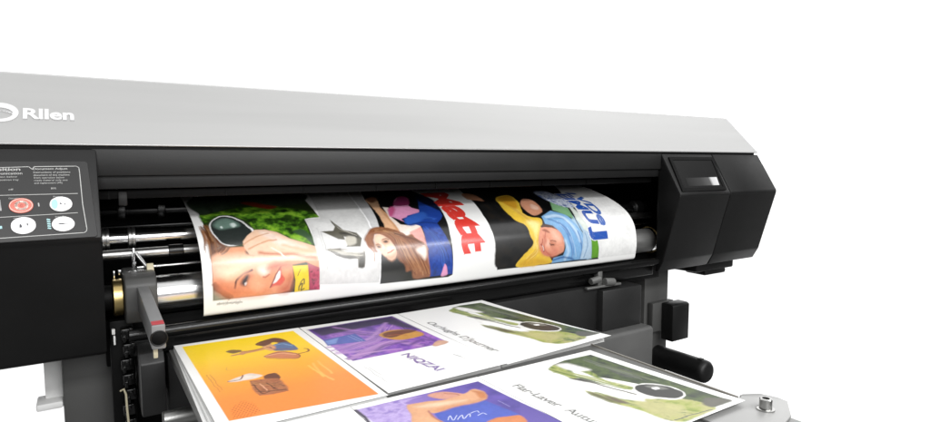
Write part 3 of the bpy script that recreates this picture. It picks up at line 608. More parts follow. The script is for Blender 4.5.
PIC['purple'] = [
('P','7a48bc','.4',[(0.3049,0.9437),(0.4589,0.9458),(0.4617,0.7554),(0.3067,0.7566)]),
('NP','5a2f98,8850c8,b474d8,6a38a8','22',[(0.3049,0.9437),(0.4589,0.9458),(0.4617,0.7554),(0.3067,0.7566)]),
('HS','c494dc,8a58b8,5a2e90,b07cd0,d8a8e8','34','13',[(0.296,0.8094),(0.3363,0.8185),(0.3894,0.8419),(0.436,0.9073)]),
('HS','d0a0e0,6a3a9c,9a64c4,c890d8','34','12',[(0.302,0.767),(0.3449,0.7832),(0.3969,0.804),(0.4305,0.7633)]),
('HS','4a2478,8a58b8,b884d4','22','9',[(0.316,0.932),(0.3433,0.9069),(0.3713,0.8674),(0.389,0.849)]),
('HS','5a2e90,9a68c8,482070','22','9',[(0.4513,0.9302),(0.4455,0.8776),(0.4432,0.8276),(0.4494,0.7698)]),
('P','2e1a50','5',[(0.3054,0.9433),(0.4173,0.9456),(0.4576,0.9431),(0.4594,0.8429),(0.4426,0.8718),(0.4287,0.9089),(0.3676,0.9028),(0.3118,0.8993)]),
('L','c494dc','5','4',[(0.2995,0.8365),(0.3302,0.8287),(0.3729,0.8459),(0.4299,0.9113)]),
('L','d0a0e0','6','5',[(0.3021,0.7997),(0.339,0.7929),(0.3886,0.8094),(0.4172,0.7658)]),
('L','c08cd4','5','4',[(0.3071,0.7637),(0.3469,0.7877),(0.384,0.7998)]),
('L','c08cd4','4','4',[(0.3464,0.9345),(0.3662,0.8993),(0.3968,0.8578)]),
('L','5a2e90','5','4',[(0.3371,0.7657),(0.374,0.7939),(0.4107,0.795)]),
('L','e0b0e4','3','3',[(0.3166,0.7791),(0.3455,0.7771),(0.3861,0.7681)]),
('L','5a2e90','6','4',[(0.4088,0.7774),(0.4381,0.7901),(0.4494,0.7698)]),
('P','4a62c4','1',[(0.3063,0.8761),(0.3615,0.8808),(0.3606,0.8329),(0.302,0.8434)]),
('P','7fa0e8','1',[(0.3068,0.8679),(0.3305,0.8736),(0.3173,0.8483),(0.3047,0.849)]),
('L','b8c8f4','.9','.5',[(0.3466,0.8738),(0.3522,0.8357)]),
('L','b8c8f4','.9','.5',[(0.3527,0.8754),(0.3568,0.8379)]),
('S','e0a040','1.5',[(0.3914,0.8543),(0.4158,0.8655),(0.4446,0.8526),(0.453,0.824),(0.4428,0.8084),(0.4092,0.8064),(0.3925,0.8251)]),
('S','7a3818','2',[(0.3973,0.8547),(0.4166,0.8592),(0.4416,0.8545),(0.4515,0.8393),(0.4276,0.8349),(0.4039,0.8257),(0.3936,0.8351)]),
('L','c86a28','2','1.5',[(0.3994,0.8394),(0.4168,0.8364),(0.4262,0.8247)]),
('S','eab898','1',[(0.4339,0.7574),(0.4549,0.7727),(0.462,0.7552),(0.4367,0.7482)]),
('L','9a9a9a','.7','.4',[(0.3099,0.7242),(0.3116,0.6565)]),
('L','9a9a9a','.7','.4',[(0.3133,0.722),(0.3159,0.6845)]),
('L','8a8a8a','1.4','.5',[(0.4371,0.6994),(0.4389,0.6852)]),
('L','b0b0b0','.8','.5',[(0.4389,0.6852),(0.442,0.6663)]),
]
PIC['green'] = [
('NP','1c2a10,3c5020,5a6e30,2c3a20','26',[(0.5309,0.5947),(0.5573,0.6001),(0.6065,0.5978),(0.6189,0.3849),(0.588,0.3856),(0.5789,0.4127),(0.5724,0.4829),(0.5585,0.5128),(0.5492,0.5289),(0.5483,0.5636)]),
('N','3a4038,5e645a,2a3424','40',[(0.5833,0.5408),(0.6021,0.5374),(0.5997,0.5085),(0.5902,0.494),(0.5788,0.5097)]),
('N','9cae44,c4cc70,6e8a2c,aab850','30',[(0.5154,0.585),(0.5464,0.5921),(0.557,0.5579),(0.5493,0.5088),(0.5606,0.4748),(0.5645,0.476),(0.546,0.4802),(0.5462,0.537),(0.5437,0.5731),(0.521,0.5352),(0.5165,0.5669)]),
('HS','86a038,c8cc74,4e6820,dcd898','26','9',[(0.5176,0.5836),(0.5288,0.5505),(0.541,0.5142),(0.5548,0.4698)]),
('HS','4a5a34,7a8a50,2e3a20,8a927c','24','8',[(0.5831,0.592),(0.5889,0.546),(0.5942,0.5037),(0.5976,0.4695)]),
('S','f6f4f0','3',[(0.537,0.5935),(0.5542,0.5888),(0.5602,0.5647),(0.5609,0.5509),(0.5431,0.5582),(0.534,0.5747)]),
('S','3a3a30','2',[(0.5169,0.5451),(0.5314,0.5284),(0.5315,0.505),(0.524,0.5175),(0.5195,0.5337)]),
('N','94a83c,bcc464,d0cc88,6e8630','30',[(0.5017,0.5014),(0.5105,0.4844),(0.5195,0.4603),(0.5321,0.4521),(0.5789,0.4198),(0.588,0.3856),(0.5604,0.3796),(0.5278,0.3818),(0.5135,0.3971),(0.5128,0.4208),(0.5027,0.4607)]),
('HS','90a63c,c0c868,4e6820,e0dca4','30','8',[(0.5035,0.4945),(0.5158,0.4609),(0.5343,0.4206),(0.5644,0.3824)]),
('S','fbfaf6','2',[(0.5183,0.529),(0.5307,0.5108),(0.5268,0.5313),(0.5359,0.4917),(0.5472,0.4651),(0.5363,0.4405),(0.5195,0.4603),(0.5137,0.4917),(0.5078,0.5032)]),
('L','5a5a48','2.6','1',[(0.5265,0.5357),(0.5314,0.5046),(0.5429,0.4614)]),
('S','70703c','3',[(0.5021,0.4974),(0.5079,0.4861),(0.5085,0.4543),(0.5027,0.4607),(0.4997,0.4822)]),
('S','7a6a50','2',[(0.5107,0.4787),(0.5158,0.4651),(0.5165,0.4481),(0.5086,0.4585)]),
('S','d4d08c','4',[(0.5263,0.447),(0.5509,0.4267),(0.5587,0.4047),(0.5272,0.4012),(0.5193,0.4263)]),
('S','6a685c','2',[(0.6005,0.4075),(0.6143,0.3967),(0.6186,0.3851),(0.588,0.3856),(0.5844,0.3963)]),
('S','f4f4f0','.6',[(0.5903,0.425),(0.5805,0.4223),(0.5691,0.4244),(0.5591,0.4318),(0.5526,0.4432),(0.5495,0.4561),(0.5518,0.4687),(0.5586,0.4779),(0.5687,0.4813),(0.5808,0.4794),(0.5915,0.4714),(0.5981,0.4591),(0.6007,0.4455),(0.5975,0.4332)]),
('S','2c2c28','.6',[(0.5897,0.4281),(0.581,0.4256),(0.5713,0.4283),(0.5629,0.4355),(0.556,0.4455),(0.5535,0.4572),(0.5545,0.4679),(0.5601,0.4759),(0.569,0.4791),(0.5792,0.4764),(0.5881,0.4686),(0.5952,0.458),(0.5972,0.4459),(0.5956,0.4354)]),
('S','8a8a84','1.5',[(0.5751,0.473),(0.5899,0.4654),(0.5897,0.4498),(0.5765,0.4584)]),
('S','ffffff','.6',[(0.5765,0.4643),(0.5846,0.4619),(0.5825,0.4564),(0.5746,0.4577)]),
('L','3a4458','1.4','.4',[(0.5218,0.3902),(0.5788,0.3826)]),
]
PIC['violet'] = [
('GR2','c4b0e4,9a80cc,6a58b4,5a48a4','.4',[(0.2475,0.6055),(0.4119,0.6016),(0.4157,0.5208),(0.4237,0.4308),(0.2637,0.4843)]),
('N','a890d8,c8b4e8,9078c8','40',[(0.2523,0.5983),(0.3268,0.5994),(0.3059,0.5924),(0.2871,0.5389),(0.2647,0.529)]),
('NP','4a3c98,5a48a8,6a54b8','30',[(0.3864,0.5943),(0.4111,0.6008),(0.4157,0.5208),(0.393,0.4921),(0.3845,0.5462)]),
('S','e8a890','1.2',[(0.3365,0.5976),(0.3576,0.5971),(0.3682,0.5863),(0.3761,0.5719),(0.3578,0.5699),(0.3414,0.5838)]),
('L','a85a40','1.6','1',[(0.3563,0.5913),(0.3657,0.5824),(0.3681,0.5727)]),
('P','4a60c8','1',[(0.3163,0.5476),(0.3421,0.5513),(0.3843,0.549),(0.3948,0.4918),(0.365,0.5013),(0.3483,0.4947),(0.3108,0.5191)]),
('S','f0b488','1.2',[(0.2993,0.5826),(0.3087,0.5865),(0.3489,0.5757),(0.3761,0.5784),(0.3925,0.5834),(0.398,0.5686),(0.3918,0.5541),(0.3821,0.5489),(0.3655,0.5494),(0.3419,0.5509),(0.3175,0.5497),(0.3157,0.5593),(0.3119,0.5395),(0.3122,0.5183),(0.2854,0.5357),(0.2939,0.5604)]),
('S','f8d0ac','3',[(0.3068,0.5792),(0.3458,0.5705),(0.3692,0.5614),(0.3505,0.5582),(0.3206,0.5653)]),
('S','d89468','4',[(0.3251,0.5561),(0.3443,0.5548),(0.3669,0.5516),(0.3881,0.5544),(0.3781,0.5494),(0.3456,0.5505),(0.3255,0.5501)]),
('L','b8683c','2','1.5',[(0.3153,0.5586),(0.3117,0.5397),(0.3117,0.5237)]),
('S','d88850','2',[(0.3873,0.5822),(0.3972,0.5674),(0.3913,0.5544),(0.3836,0.5573),(0.3882,0.5705)]),
('S','e08850','1.2',[(0.3497,0.4938),(0.365,0.5013),(0.3814,0.496),(0.3934,0.49),(0.3831,0.472)]),
('L','e8ecf8','.9','.4',[(0.3212,0.5254),(0.3288,0.533),(0.326,0.5223),(0.3354,0.5296)]),
('L','e8ecf8','.9','.4',[(0.3311,0.5212),(0.3396,0.5269),(0.3375,0.5192),(0.3475,0.5254),(0.3451,0.5188)]),
('L','e8ecf8','.9','.4',[(0.3498,0.5258),(0.3593,0.528),(0.3592,0.5234)]),
('L','e8ecf8','.9','.4',[(0.3542,0.5174),(0.3623,0.5204),(0.3636,0.515)]),
('L','c8c4ec','.7','.4',[(0.3963,0.5386),(0.3973,0.5168)]),
('L','4a4458','4','1',[(0.2473,0.6048),(0.248,0.5676)]),
]

FRONT, BACK, OVERHEAD_GLOW, STRIP, STRIPH, FILL = .12, 1.9, 1.05, 48, .3, 42
# ------------------------------------------------------------------ setting
bm = BM(); bmesh.ops.create_circle(bm, cap_ends=True, segments=96, radius=7, matrix=Matrix.Translation((0, 0, FLOOR_Z)))
fl = obj('floor', bm, 'floor'); tag(fl, 'added dark grey floor under the printer, dark to hold down bounce light', 'floor', kind='structure')  # added; kept dark so little light bounces onto the printer's undersides
bm = BM()
ext(bm, [(1.45, 1.75), (2.05, 1.15), (2.5, .76), (120, 24), (160, 160), (-120, 160), (-120, 1.75)], FLOOR_Z + .001, FLOOR_Z + .004)
sw = obj('added_backdrop', bm, 'added_sheet'); tag(sw, 'added white sheet behind the printer, cut to stay out of reflections', 'added_backdrop', kind='structure')  # added; edge shaped so its white stays out of the black housings

# ------------------------------------------------------------------ the printer
PR = thing('large_format_printer', (.65, 1.25, FLOOR_Z), 'large black and silver roll printer with a keypad and a small screen', 'printer')
XL, XR = -.39, 1.69
TOP = Plane((1.0035, .0262), (1.104, .127))        # sloping silver front
KEY = Plane((1.0, .016), (.94, -.105))        # sloping keypad face
SCR = Plane((1.0, .02), (.937, -.087))        # sloping screen face

bm = prism(BM(), [(1.0, .0222), (1.0004, .0210), (1.0016, .0204), (1.02, .0204), (1.02, .03), (1.5, .03), (1.5, .132), (1.116, .131), (1.109, .130), (1.104, .127), (1.0035, .0262), (1.0012, .0242)], XL, XR, .0012)
cover = obj('cover', bm, 'silver', PR, angle=28)
bm = text_on(BM(), TOP, 'Rllen', -.0630, .0445, .0600, .0215, -.0005, .0012, offset=.035, up=1)
obj('lettering', bm, 'white_ink', cover)
bm = BM()
O, I = ell(-.0885, .0557, .0208, .0195, 48), ell(-.0900, .0537, .0158, .0118, 48)
for k in range(48):
    k2 = (k + 1) % 48
    slab(bm, TOP, [O[k], O[k2], I[k2], I[k]], -.0005, .0009)
strip(bm, TOP, crom([(-.105, .053), (-.095, .059), (-.084, .0585), (-.0735, .0530)], 6), .0028, -.0005, .0008)
obj('emblem', bm, 'white_ink', cover)

bm = box(BM(), XL + .01, XR - .012, 1.0045, 1.4, .0158, .0206, 0); obj('cover_seam', bm, 'inner', PR)
bm = box(BM(), .016, 1.2545, 1.0005, 1.0065, -.0228, .0157, .0008); obj('front_band', bm, 'band', PR)
bm = box(BM(), .016, 1.2545, 1.0075, 1.04, -.0425, -.0205, .0004); obj('hood_panel', bm, 'hood', PR)
bm = box(BM(), .016, 1.2545, 1.03, 1.06, -.0585, -.0455, .001)
for x in (.034, .20, .33, .47, .60, .735, .88, 1.02): box(bm, x, x + .0015, 1.0285, 1.032, -.058, -.046, 0)
hr = obj('hood_rail', bm, 'inner', PR)
for x in (.047,):
    box_bm = box(BM(), x, x + .0115, 1.026, 1.031, -.0685, -.0475, .0008); obj('bracket_tab', box_bm, 'hood', hr)
bm = box(BM(), .022, 1.40, 1.06, 1.48, -.047, -.034, 0); obj('cavity_roof', bm, 'inner', PR)
bm = box(BM(), .022, 1.40, 1.40, 1.45, -.33, -.047, 0); obj('cavity_back', bm, 'inner', PR)
bm = box(BM(), .022, 1.36, 1.08, 1.40, -.33, -.2552, .002); obj('platen', bm, 'inner', PR)

bm = box(BM(), .022, 1.37, 1.20, 1.215, -.098, -.086, .002); box(bm, .022, 1.37, 1.24, 1.25, -.128, -.119, .002)
for x in (.052, .115): box(bm, x, x + .012, 1.190, 1.201, -.104, -.080, .001)
obj('inner_rail', bm, 'gloss', PR)

# left housing with the keypad
bm = prism(BM(), [(1.0, .0157), (.94, -.105), (.9445, -.112), (.9985, -.2825), (1.006, -.287), (1.5, -.287), (1.5, .0157)], XL, .0213, .003)
ctrl = obj('control_housing', bm, 'black', PR, angle=25)
bm = BM()
slab(bm, KEY, [(XL + .02, .0208), (.0070, .0208), (.0098, .0235), (.0166, .1318), (.0142, .1345), (XL + .02, .1368)], -.001, .0022, 0, .0009)
kp = obj('control_panel', bm, 'panel', PR)
h0, h1 = .0015, .00245
bm = BM()
strip(bm, KEY, crom([(XL + .035, .0300), (-.12, .0300), (-.0876, .0300), (-.0570, .0290)], 3), .0009, h0, h1)
strip(bm, KEY, [(-.0570, .0290), (-.0530, .0330)], .0009, h0, h1)
strip(bm, KEY, [(-.0530, .0330), (-.0510, .0289), (-.0050, .0285)] + [(-.0050 + .0048 * math.sin(a), .0333 - .0048 * math.cos(a)) for a in (.3, .6, .9, 1.2)] + [(.0000, .0400), (.0014, .0861), (.0046, .1220)] + [(.0046 - .0045 * (1 - math.cos(a)), .1230 + .0048 * math.sin(a)) for a in (.4, .8, 1.2, 1.5)] + [(-.0885, .1291), (XL + .035, .1300)], .0010, h0, h1)
strip(bm, KEY, [(XL + .05, .0702), (-.0879, .0699), (-.0037, .0700)], .0008, h0, h1)
strip(bm, KEY, [(XL + .05, .1014), (-.0882, .1006), (-.0049, .0985)], .0008, h0, h1)
obj('border_lines', bm, 'line', kp)
bm = BM()
rows = [(-.1005, .0347, .0345, .0046, 'Position', .02), (-.1030, .0402, .0390, .0036, 'communication', .012), (-.1030, .0446, .0335, .0024, 'one motion below', 0), (-.1030, .0490, .0350, .0024, 'to adjust position tray', 0),
        (-.0523, .0336, .0385, .0030, 'Document Adjust', .012), (-.0520, .0386, .0412, .0027, 'Instructions of positions', .004), (-.0520, .0428, .0402, .0027, 'document of this machine', .004), (-.0518, .0466, .0342, .0025, 'from operation below', 0), (-.0514, .0505, .0370, .0025, 'ready material only one', 0), (-.0515, .0545, .0312, .0025, 'and replacement (4%)', 0),
        (-.0335, .0627, .0060, .0026, '80%', 0), (-.0790, .0630, .0052, .0024, 'off', 0), (-.0790, .0755, .0115, .0021, 'Operation', 0), (-.0313, .0748, .0106, .0021, 'Power', 0), (-.0302, .1040, .0125, .0021, 'Standby', 0), (-.0745, .1032, .004, .0020, 'on', 0)]
bm.free()
for grp in (rows[:4], rows[4:10], *[[q] for q in rows[10:]]):
    bm = BM()
    for x, t, w, cap, s, of in grp: text_on(bm, KEY, s, x, t, w, cap, h0, h1, offset=of, up=-1)
    obj('lettering', bm, 'line', kp)
bm = BM(); strip(bm, KEY, [(-.0476, .0826), (-.0472, .0868)], .0014, h0, h1); obj('indicator_light', bm, 'line', kp)
bm = BM()
for k in range(5): strip(bm, KEY, [(-.0388 + .0002 * k, .1062 + .0031 * k), (-.0362 + .0002 * k, .1068 + .0031 * k)], .0019, h0, h1)
obj('teal_mark', bm, 'teal', kp); bm = BM()
slab(bm, KEY, [(-.0890, .1126), (-.0862, .1124), (-.0858, .1160), (-.0886, .1163)], h0, h1)
obj('teal_mark', bm, 'teal', kp)

def key(cx, ct, rx, rt, base, marks, label):
    bm = BM()
    slab(bm, KEY, ell(cx, ct, rx, rt, 40), h0, .0038, 0, .0008)
    marks(bm)
    obj('button', bm, None, kp, label=label, mats=[base, 'ink', 'key_pale', 'teal', 'line'])
def m_red(bm):
    c = (-.0655, .0856)
    for a, b in ((.5, 2.4), (2.7, 4.6), (4.9, 6.6)):
        strip(bm, KEY, [(c[0] + .0058 * math.cos(a + (b - a) * k / 7), c[1] + .0054 * math.sin(a + (b - a) * k / 7)) for k in range(8)], .0030, .0035, .0041, 2)
    strip(bm, KEY, [(c[0] + .0015 * math.cos(k * .8), c[1] + .0015 * math.sin(k * .8)) for k in range(8)], .0011, .0035, .0042, 0)
    strip(bm, KEY, ell(c[0] - .0006, c[1], .0118, .0093, 40) + [ell(c[0] - .0006, c[1], .0118, .0093, 40)[0]], .0008, .0035, .0041, 2)
def m_cyan(bm):
    slab(bm, KEY, ell(-.0300, .0852, .0036, .0070, 20), .0034, .0040, 3)
    strip(bm, KEY, [(-.0232, .0838), (-.0240, .0850), (-.0222, .0852)], .0010, .0035, .0041, 1); slab(bm, KEY, ell(-.0185, .0856, .0007, .0010, 10), .0035, .0041, 1)
def m_two(bm):
    slab(bm, KEY, [(-.0680, .1122), (-.0665, .1118), (-.0652, .1160), (-.0682, .1168)], .0035, .0041, 1); slab(bm, KEY, [(-.0606, .1110), (-.0592, .1112), (-.0590, .1140), (-.0602, .1142)], .0035, .0041, 1)
def m_dash(bm):
    strip(bm, KEY, [(-.0255, .1140), (-.0208, .1138)], .0015, .0035, .0041, 1); strip(bm, KEY, [(-.0268, .1142), (-.0150, .1137)], .0006, .0035, .00405, 1)
key(-.0660, .0857, .0130, .0106, 'key_red', m_red, 'red oval button with a pale swirl')
key(-.0230, .0853, .0127, .0106, 'key_white', m_cyan, 'white oval button with a pale blue edge')
key(-.0641, .1137, .0132, .0117, 'key_white', m_two, 'white oval button with two small dark marks')
key(-.0215, .1142, .0128, .0104, 'key_white', m_dash, 'white oval button with a dark dash')
bm = slab(BM(), KEY, [(-.175, .0762), (-.0874, .0758), (-.0860, .0917), (-.174, .0925)], .0015, .003, 0, .0005); obj('panel_display', bm, 'plate', kp)

# right housing with the screen
UND = [(1.0, .0157), (.938, -.0865), (.9395, -.092), (.985, -.262), (1.002, -.2925)]
bm = prism(BM(), UND + [(1.010, -.2925), (1.010, .0157)], 1.2550, 1.4645, .0035)
hs = obj('display_housing', bm, 'black', PR, angle=25)
bm = prism(BM(), UND + [(1.49, -.2925), (1.49, .0157)], 1.4675, XR, .005)
obj('end_housing', bm, 'black', PR, angle=25)
bm = box(BM(), 1.372, 1.4655, 1.036, 1.48, -.29, .0150, 0); obj('inner_side_wall', bm, 'inner', PR)
bm = BM()
q = [(1.2722, .0156), (1.4580, .0156), (1.4500, .1166), (1.2700, .1166)]
q = [(1.2722, .0150), (1.4570, .0150), (1.4490, .1160), (1.2640, .1160)]
n_ = [(1.2820, .0240), (1.4470, .0240), (1.4400, .1060), (1.2760, .1060)]
for k in range(4): slab(bm, SCR, [q[k], q[(k + 1) % 4], n_[(k + 1) % 4], n_[k]], -.002, .0022)
obj('screen_bezel', bm, 'inner', hs)
sc_ = slab(BM(), SCR, n_, -.0006, .0006); scr_o = obj('screen', sc_, 'glass', hs)
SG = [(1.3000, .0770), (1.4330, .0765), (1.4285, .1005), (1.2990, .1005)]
bm = slab(BM(), SCR, SG, .0004, .0009); obj('screen_reflection', bm, 'screen_glow', hs)  # painted reflection on the glass; glows in place of reflected light
bm = BM()
for x in (1.305, 1.3255, 1.346): slab(bm, SCR, ell(x, .1115, .0035, .0018, 16), .0016, .003)
bm.free()
bm = BM()
ext(bm, [(1.445, 1.02), (1.62, 1.02), (1.645, 1.05), (1.645, 1.16), (1.43, 1.16)], -.318, -.2900, .006)
box(bm, 1.50, 1.60, 1.03, 1.10, -.334, -.317, .006)
obj('underside_latch', bm, 'black', PR)

# stand
for name_, x0, x1, y0, y1 in (('leg', -.0385, .0400, 1.10, 1.21), ('leg', 1.325, 1.4270, 1.10, 1.26)):
    bm = box(BM(), x0, x1, y0, y1, FLOOR_Z + .06, -.2875, .004)
    lg = obj('leg', bm, 'leg', PR)
    bm = box(BM(), x0 - .005, x1 + .005, .86, 1.55, FLOOR_Z + .03, FLOOR_Z + .062, .006)
    for yy in (.90, 1.50): cyl(bm, ((x0 + x1) / 2, yy, FLOOR_Z), ((x0 + x1) / 2, yy, FLOOR_Z + .031), .028)
    obj('foot', bm, 'black', lg)
bm = box(BM(), .038, 1.33, 1.24, 1.27, -.86, -.25, .002); obj('rear_panel', bm, 'inner', PR)
bm = box(BM(), -.0625, -.0387, 1.130, 1.136, -.385, -.285, .001)
box(bm, -.0740, -.0387, 1.105, 1.150, -.3915, -.3800, .003)
obj('background_scrap', bm, 'offwhite', PR)  # made-up piece on the leg in place of stray pale background scraps
bm = box(BM(), -.036, -.030, 1.09, 1.099, -.60, -.39, .002); bm.free()

# beams below the paper
bm = cyl(BM(), (.05, 1.004, -.2640), (1.255, 1.004, -.2640), .0095); obj('guide_roller', bm, 'gloss', PR)
bm = box(BM(), .05, 1.25, 1.012, 1.075, -.30, -.2715, .003); obj('guide_rail', bm, 'gloss', PR)
bm = box(BM(), .10, 1.0385, .998, 1.10, -.4125, -.3035, .003); obj('front_beam', bm, 'beamdark', PR)
bm = box(BM(), 1.0300, 1.1670, .978, 1.095, -.4175, -.3110, .004); obj('beam_end_block', bm, 'beamdark', PR)
bm = prism(BM(), [(.945, -.60), (.945, -.4165), (.951, -.4105), (1.012, -.4105), (1.012, -.60)], .20, 1.1735, .003); obj('lower_beam', bm, 'beam', PR)
bm = BM()
box(bm, 1.03, 1.045, .995, 1.01, -.303, -.262, .002)
cyl(bm, (1.0, .99, -.287), (1.03, .99, -.283), .008); cyl(bm, (1.045, .988, -.292), (1.075, .988, -.295), .0095)
box(bm, .985, 1.10, .985, .995, -.3045, -.2995, .001)
obj('tension_knob', bm, 'dull', PR)
bm = box(BM(), 1.337, 1.428, 1.080, 1.099, -.488, -.404, .003); pb = obj('mounting_plate', bm, 'leg', PR)
bm = prism(BM(), [(1.040, -.511), (1.040, -.409), (1.048, -.405), (1.0795, -.405), (1.0795, -.511)], 1.3735, 1.4460, .003); obj('socket_box', bm, 'black', pb)
bm = lathe(BM(), (1.385, .930, -.568), (0, 1, 0), [(0, .020), (.003, .026), (.008, .030), (.018, .031), (.40, .031), (.402, .029)], 28)
box(bm, 1.378, 1.392, .950, .962, -.5385, -.5355, .001)
obj('roll_support_bar', bm, 'black', PR)

# rods and rollers
bm = cyl(BM(), (.0215, 1.12, -.1290), (1.34, 1.12, -.1330), .0118); r1 = obj('guide_rod', bm, 'steel', PR)
for x in (.0245, .0615):
    bm = lathe(BM(), (x, 1.12, -.1290), (1, 0, 0), [(0, .014), (.001, .0175), (.004, .0175), (.0045, .0155), (.0062, .0155), (.0068, .0178), (.0102, .0178), (.011, .015)], 28)
    obj('collar', bm, 'dullsteel', r1)
bm = lathe(BM(), (1.285, 1.12, -.1325), (1, 0, 0), [(0, .016), (.003, .019), (.03, .019), (.034, .015)], 28); obj('knob', bm, 'black', r1)
bm = cyl(BM(), (.0215, 1.10, -.1530), (1.34, 1.10, -.1540), .0088); r2 = obj('guide_rod', bm, 'dullsteel', PR)
bm = cyl(BM(), (.119, 1.10, -.1530), (.142, 1.10, -.1530), .0112); obj('rubber_sleeve', bm, 'gloss', r2)
bm = cyl(BM(), (.070, 1.08, -.1735), (1.34, 1.08, -.1735), .0022)
for k in range(16): lathe(bm, (.098 + k * .004, 1.08, -.1735), (1, 0, 0), [(0, .0022), (.001, .0034), (.002, .0034), (.003, .0022)], 10)
obj('thin_rod', bm, 'steel', PR)
bm = lathe(BM(), (.050, 1.062, -.2165), (1, 0, 0), [(0, .029), (.002, .031), (1.245, .031), (1.248, .028)], 56); mr = obj('feed_roller', bm, 'steel', PR)
bm = lathe(BM(), (.0335, 1.045, -.2115), (1, 0, 0), [(0, .0255), (.001, .0285), (.0125, .0285), (.0138, .0265), (.0138, .022)], 40); obj('hub_ring', bm, 'brass', mr)
bm = torus(BM(), (1.283, 1.060, -.2155), (1, .1, 0), .0345, .0012, 40); torus(bm, (1.288, 1.060, -.2155), (1, -.15, .1), .0352, .0010, 40); obj('retaining_wire', bm, 'brass', mr)
bm = cyl(BM(), (.0215, 1.045, -.2115), (.0335, 1.045, -.2115), .020); obj('hub_axle', bm, 'inner', mr)
bm = lathe(BM(), (1.150, 1.062, -.2165), (1, 0, 0), [(0, .0312), (.001, .0318), (.130, .0318), (.132, .028)], 56); obj('roller_end', bm, 'dull', mr)

# little linkage between the rods
bm = BM()
box(bm, .0640, .0695, 1.088, 1.096, -.1790, -.1500, .001); box(bm, .0655, .0685, 1.082, 1.089, -.1720, -.1420, .0006)
tube(bm, [(.068, 1.085, -.148), (.075, 1.080, -.160), (.082, 1.075, -.170), (.088, 1.07, -.178)], .0024)
tube(bm, [(.072, 1.09, -.150), (.080, 1.082, -.163), (.086, 1.074, -.176)], .0016)
box(bm, .0545, .0830, 1.052, 1.062, -.1815, -.1742, .001)
cyl(bm, (.067, 1.086, -.1655), (.067, 1.079, -.1655), .0034)
box(bm, .0360, .0385, 1.055, 1.060, -.185, -.172, .0005); box(bm, .043, .047, 1.06, 1.07, -.180, -.172, .0006)
obj('linkage', bm, 'steel', PR)
bm = prism(BM(), [(1.05, -.1790), (1.062, -.1790), (1.066, -.1665), (1.060, -.1650)], .0825, .0925, .001); obj('guide_finger', bm, 'cream', PR)

# release lever
bm = prism(BM(), [(1.000, -.2280), (1.000, -.1880), (1.010, -.1775), (1.030, -.1745), (1.100, -.1745), (1.100, -.2480), (1.010, -.2480)], .0478, .0915, .004)
lv = obj('release_lever', bm, 'leg', PR)
AX = [(1.006, .0635, .0795, -.1890, -.2280), (.95, .0655, .0820, -.1990, -.2350), (.853, .0683, .0853, -.2150, -.2485)]
bm = BM(); prev = None; fs = []
for y, x0, x1, z1, z0 in AX:
    ring = [bm.verts.new(p) for p in ((x0, y, z0), (x1, y, z0), (x1, y, z1), (x0, y, z1))]
    if prev:
        for k in range(4): fs.append(bm.faces.new((prev[k], prev[(k + 1) % 4], ring[(k + 1) % 4], ring[k])))
    else: fs.append(bm.faces.new(ring[::-1]))
    prev = ring
fs.append(bm.faces.new(prev)); bmesh.ops.recalc_face_normals(bm, faces=bm.faces); _bev(bm, fs, .0025)
obj('lever_arm', bm, 'lever', lv)
ARM = Plane((.853, -.2150), (.95, -.1990)); ARM.n = -ARM.n if ARM.n.z < 0 else ARM.n
bm = slab(BM(), ARM, [(.0695, .0012), (.0840, .0012), (.0838, .0125), (.0692, .0125)], -.0002, .0006); obj('label_plate', bm, 'red', lv)
bm = BM(); c = (.0769, .853, -.2330)
lathe(bm, (c[0], .8522, c[2]), (0, 1, 0), [(0, .0094), (.0006, .0105), (.003, .0105)], 28)
obj('end_cap', bm, 'inner', lv)
bm = torus(BM(), (c[0], .8522, c[2]), (0, 1, 0), .0098, .0009, 28); obj('end_ring', bm, 'black', lv)
bm = box(BM(), .0705, .0758, .862, .866, -.2620, -.2475, .0008); obj('hanging_tag', bm, 'cream', lv)

# drive box, cable chain and cables below the keypad
bm = prism(BM(), [(.95, -.374), (.95, -.2955), (.962, -.2820), (1.06, -.2820), (1.06, -.374)], .0600, .0920, .002); obj('drive_box', bm, 'beamdark', PR)
bm = cyl(BM(), (.0815, .90, -.3640), (.60, .90, -.3640), .0125); obj('take_up_roller', bm, 'dullsteel', PR)
bm = box(BM(), .0265, .0585, 1.03, 1.05, -.47, -.245, .002); cc = obj('cable_chain', bm, 'inner', PR)
for k in range(7):
    z = -.262 - k * .0235; bm = BM()
    dx = .002 * math.sin(k * 2.1)
    box(bm, .0405 + dx, .0565 + dx, 1.006, 1.028, z - .0085, z + .0085, .002)
    box(bm, .0425 + dx, .0470 + dx, 1.001, 1.008, z - .011, z - .001, .001); box(bm, .0510 + dx, .0550 + dx, 1.002, 1.008, z + .001, z + .010, .001)
    cyl(bm, (.0485 + dx, 1.0065, z + .003), (.0485 + dx, 1.001, z + .003), .0030, 14, .0006)
    obj('chain_link', bm, 'gloss', cc)
bm = tube(BM(), [(.036, 1.00, -.345), (.0402, .996, -.3415), (.0425, .995, -.350), (.0430, .995, -.372), (.0445, .997, -.400), (.046, .998, -.43)], .0016); obj('signal_cable', bm, 'cream', PR)
bm = box(BM(), .0290, .0335, 1.015, 1.022, -.262, -.254, .0008); box(bm, .0308, .0335, 1.015, 1.020, -.278, -.264, .0006); obj('cable_clip', bm, 'offwhite', PR)

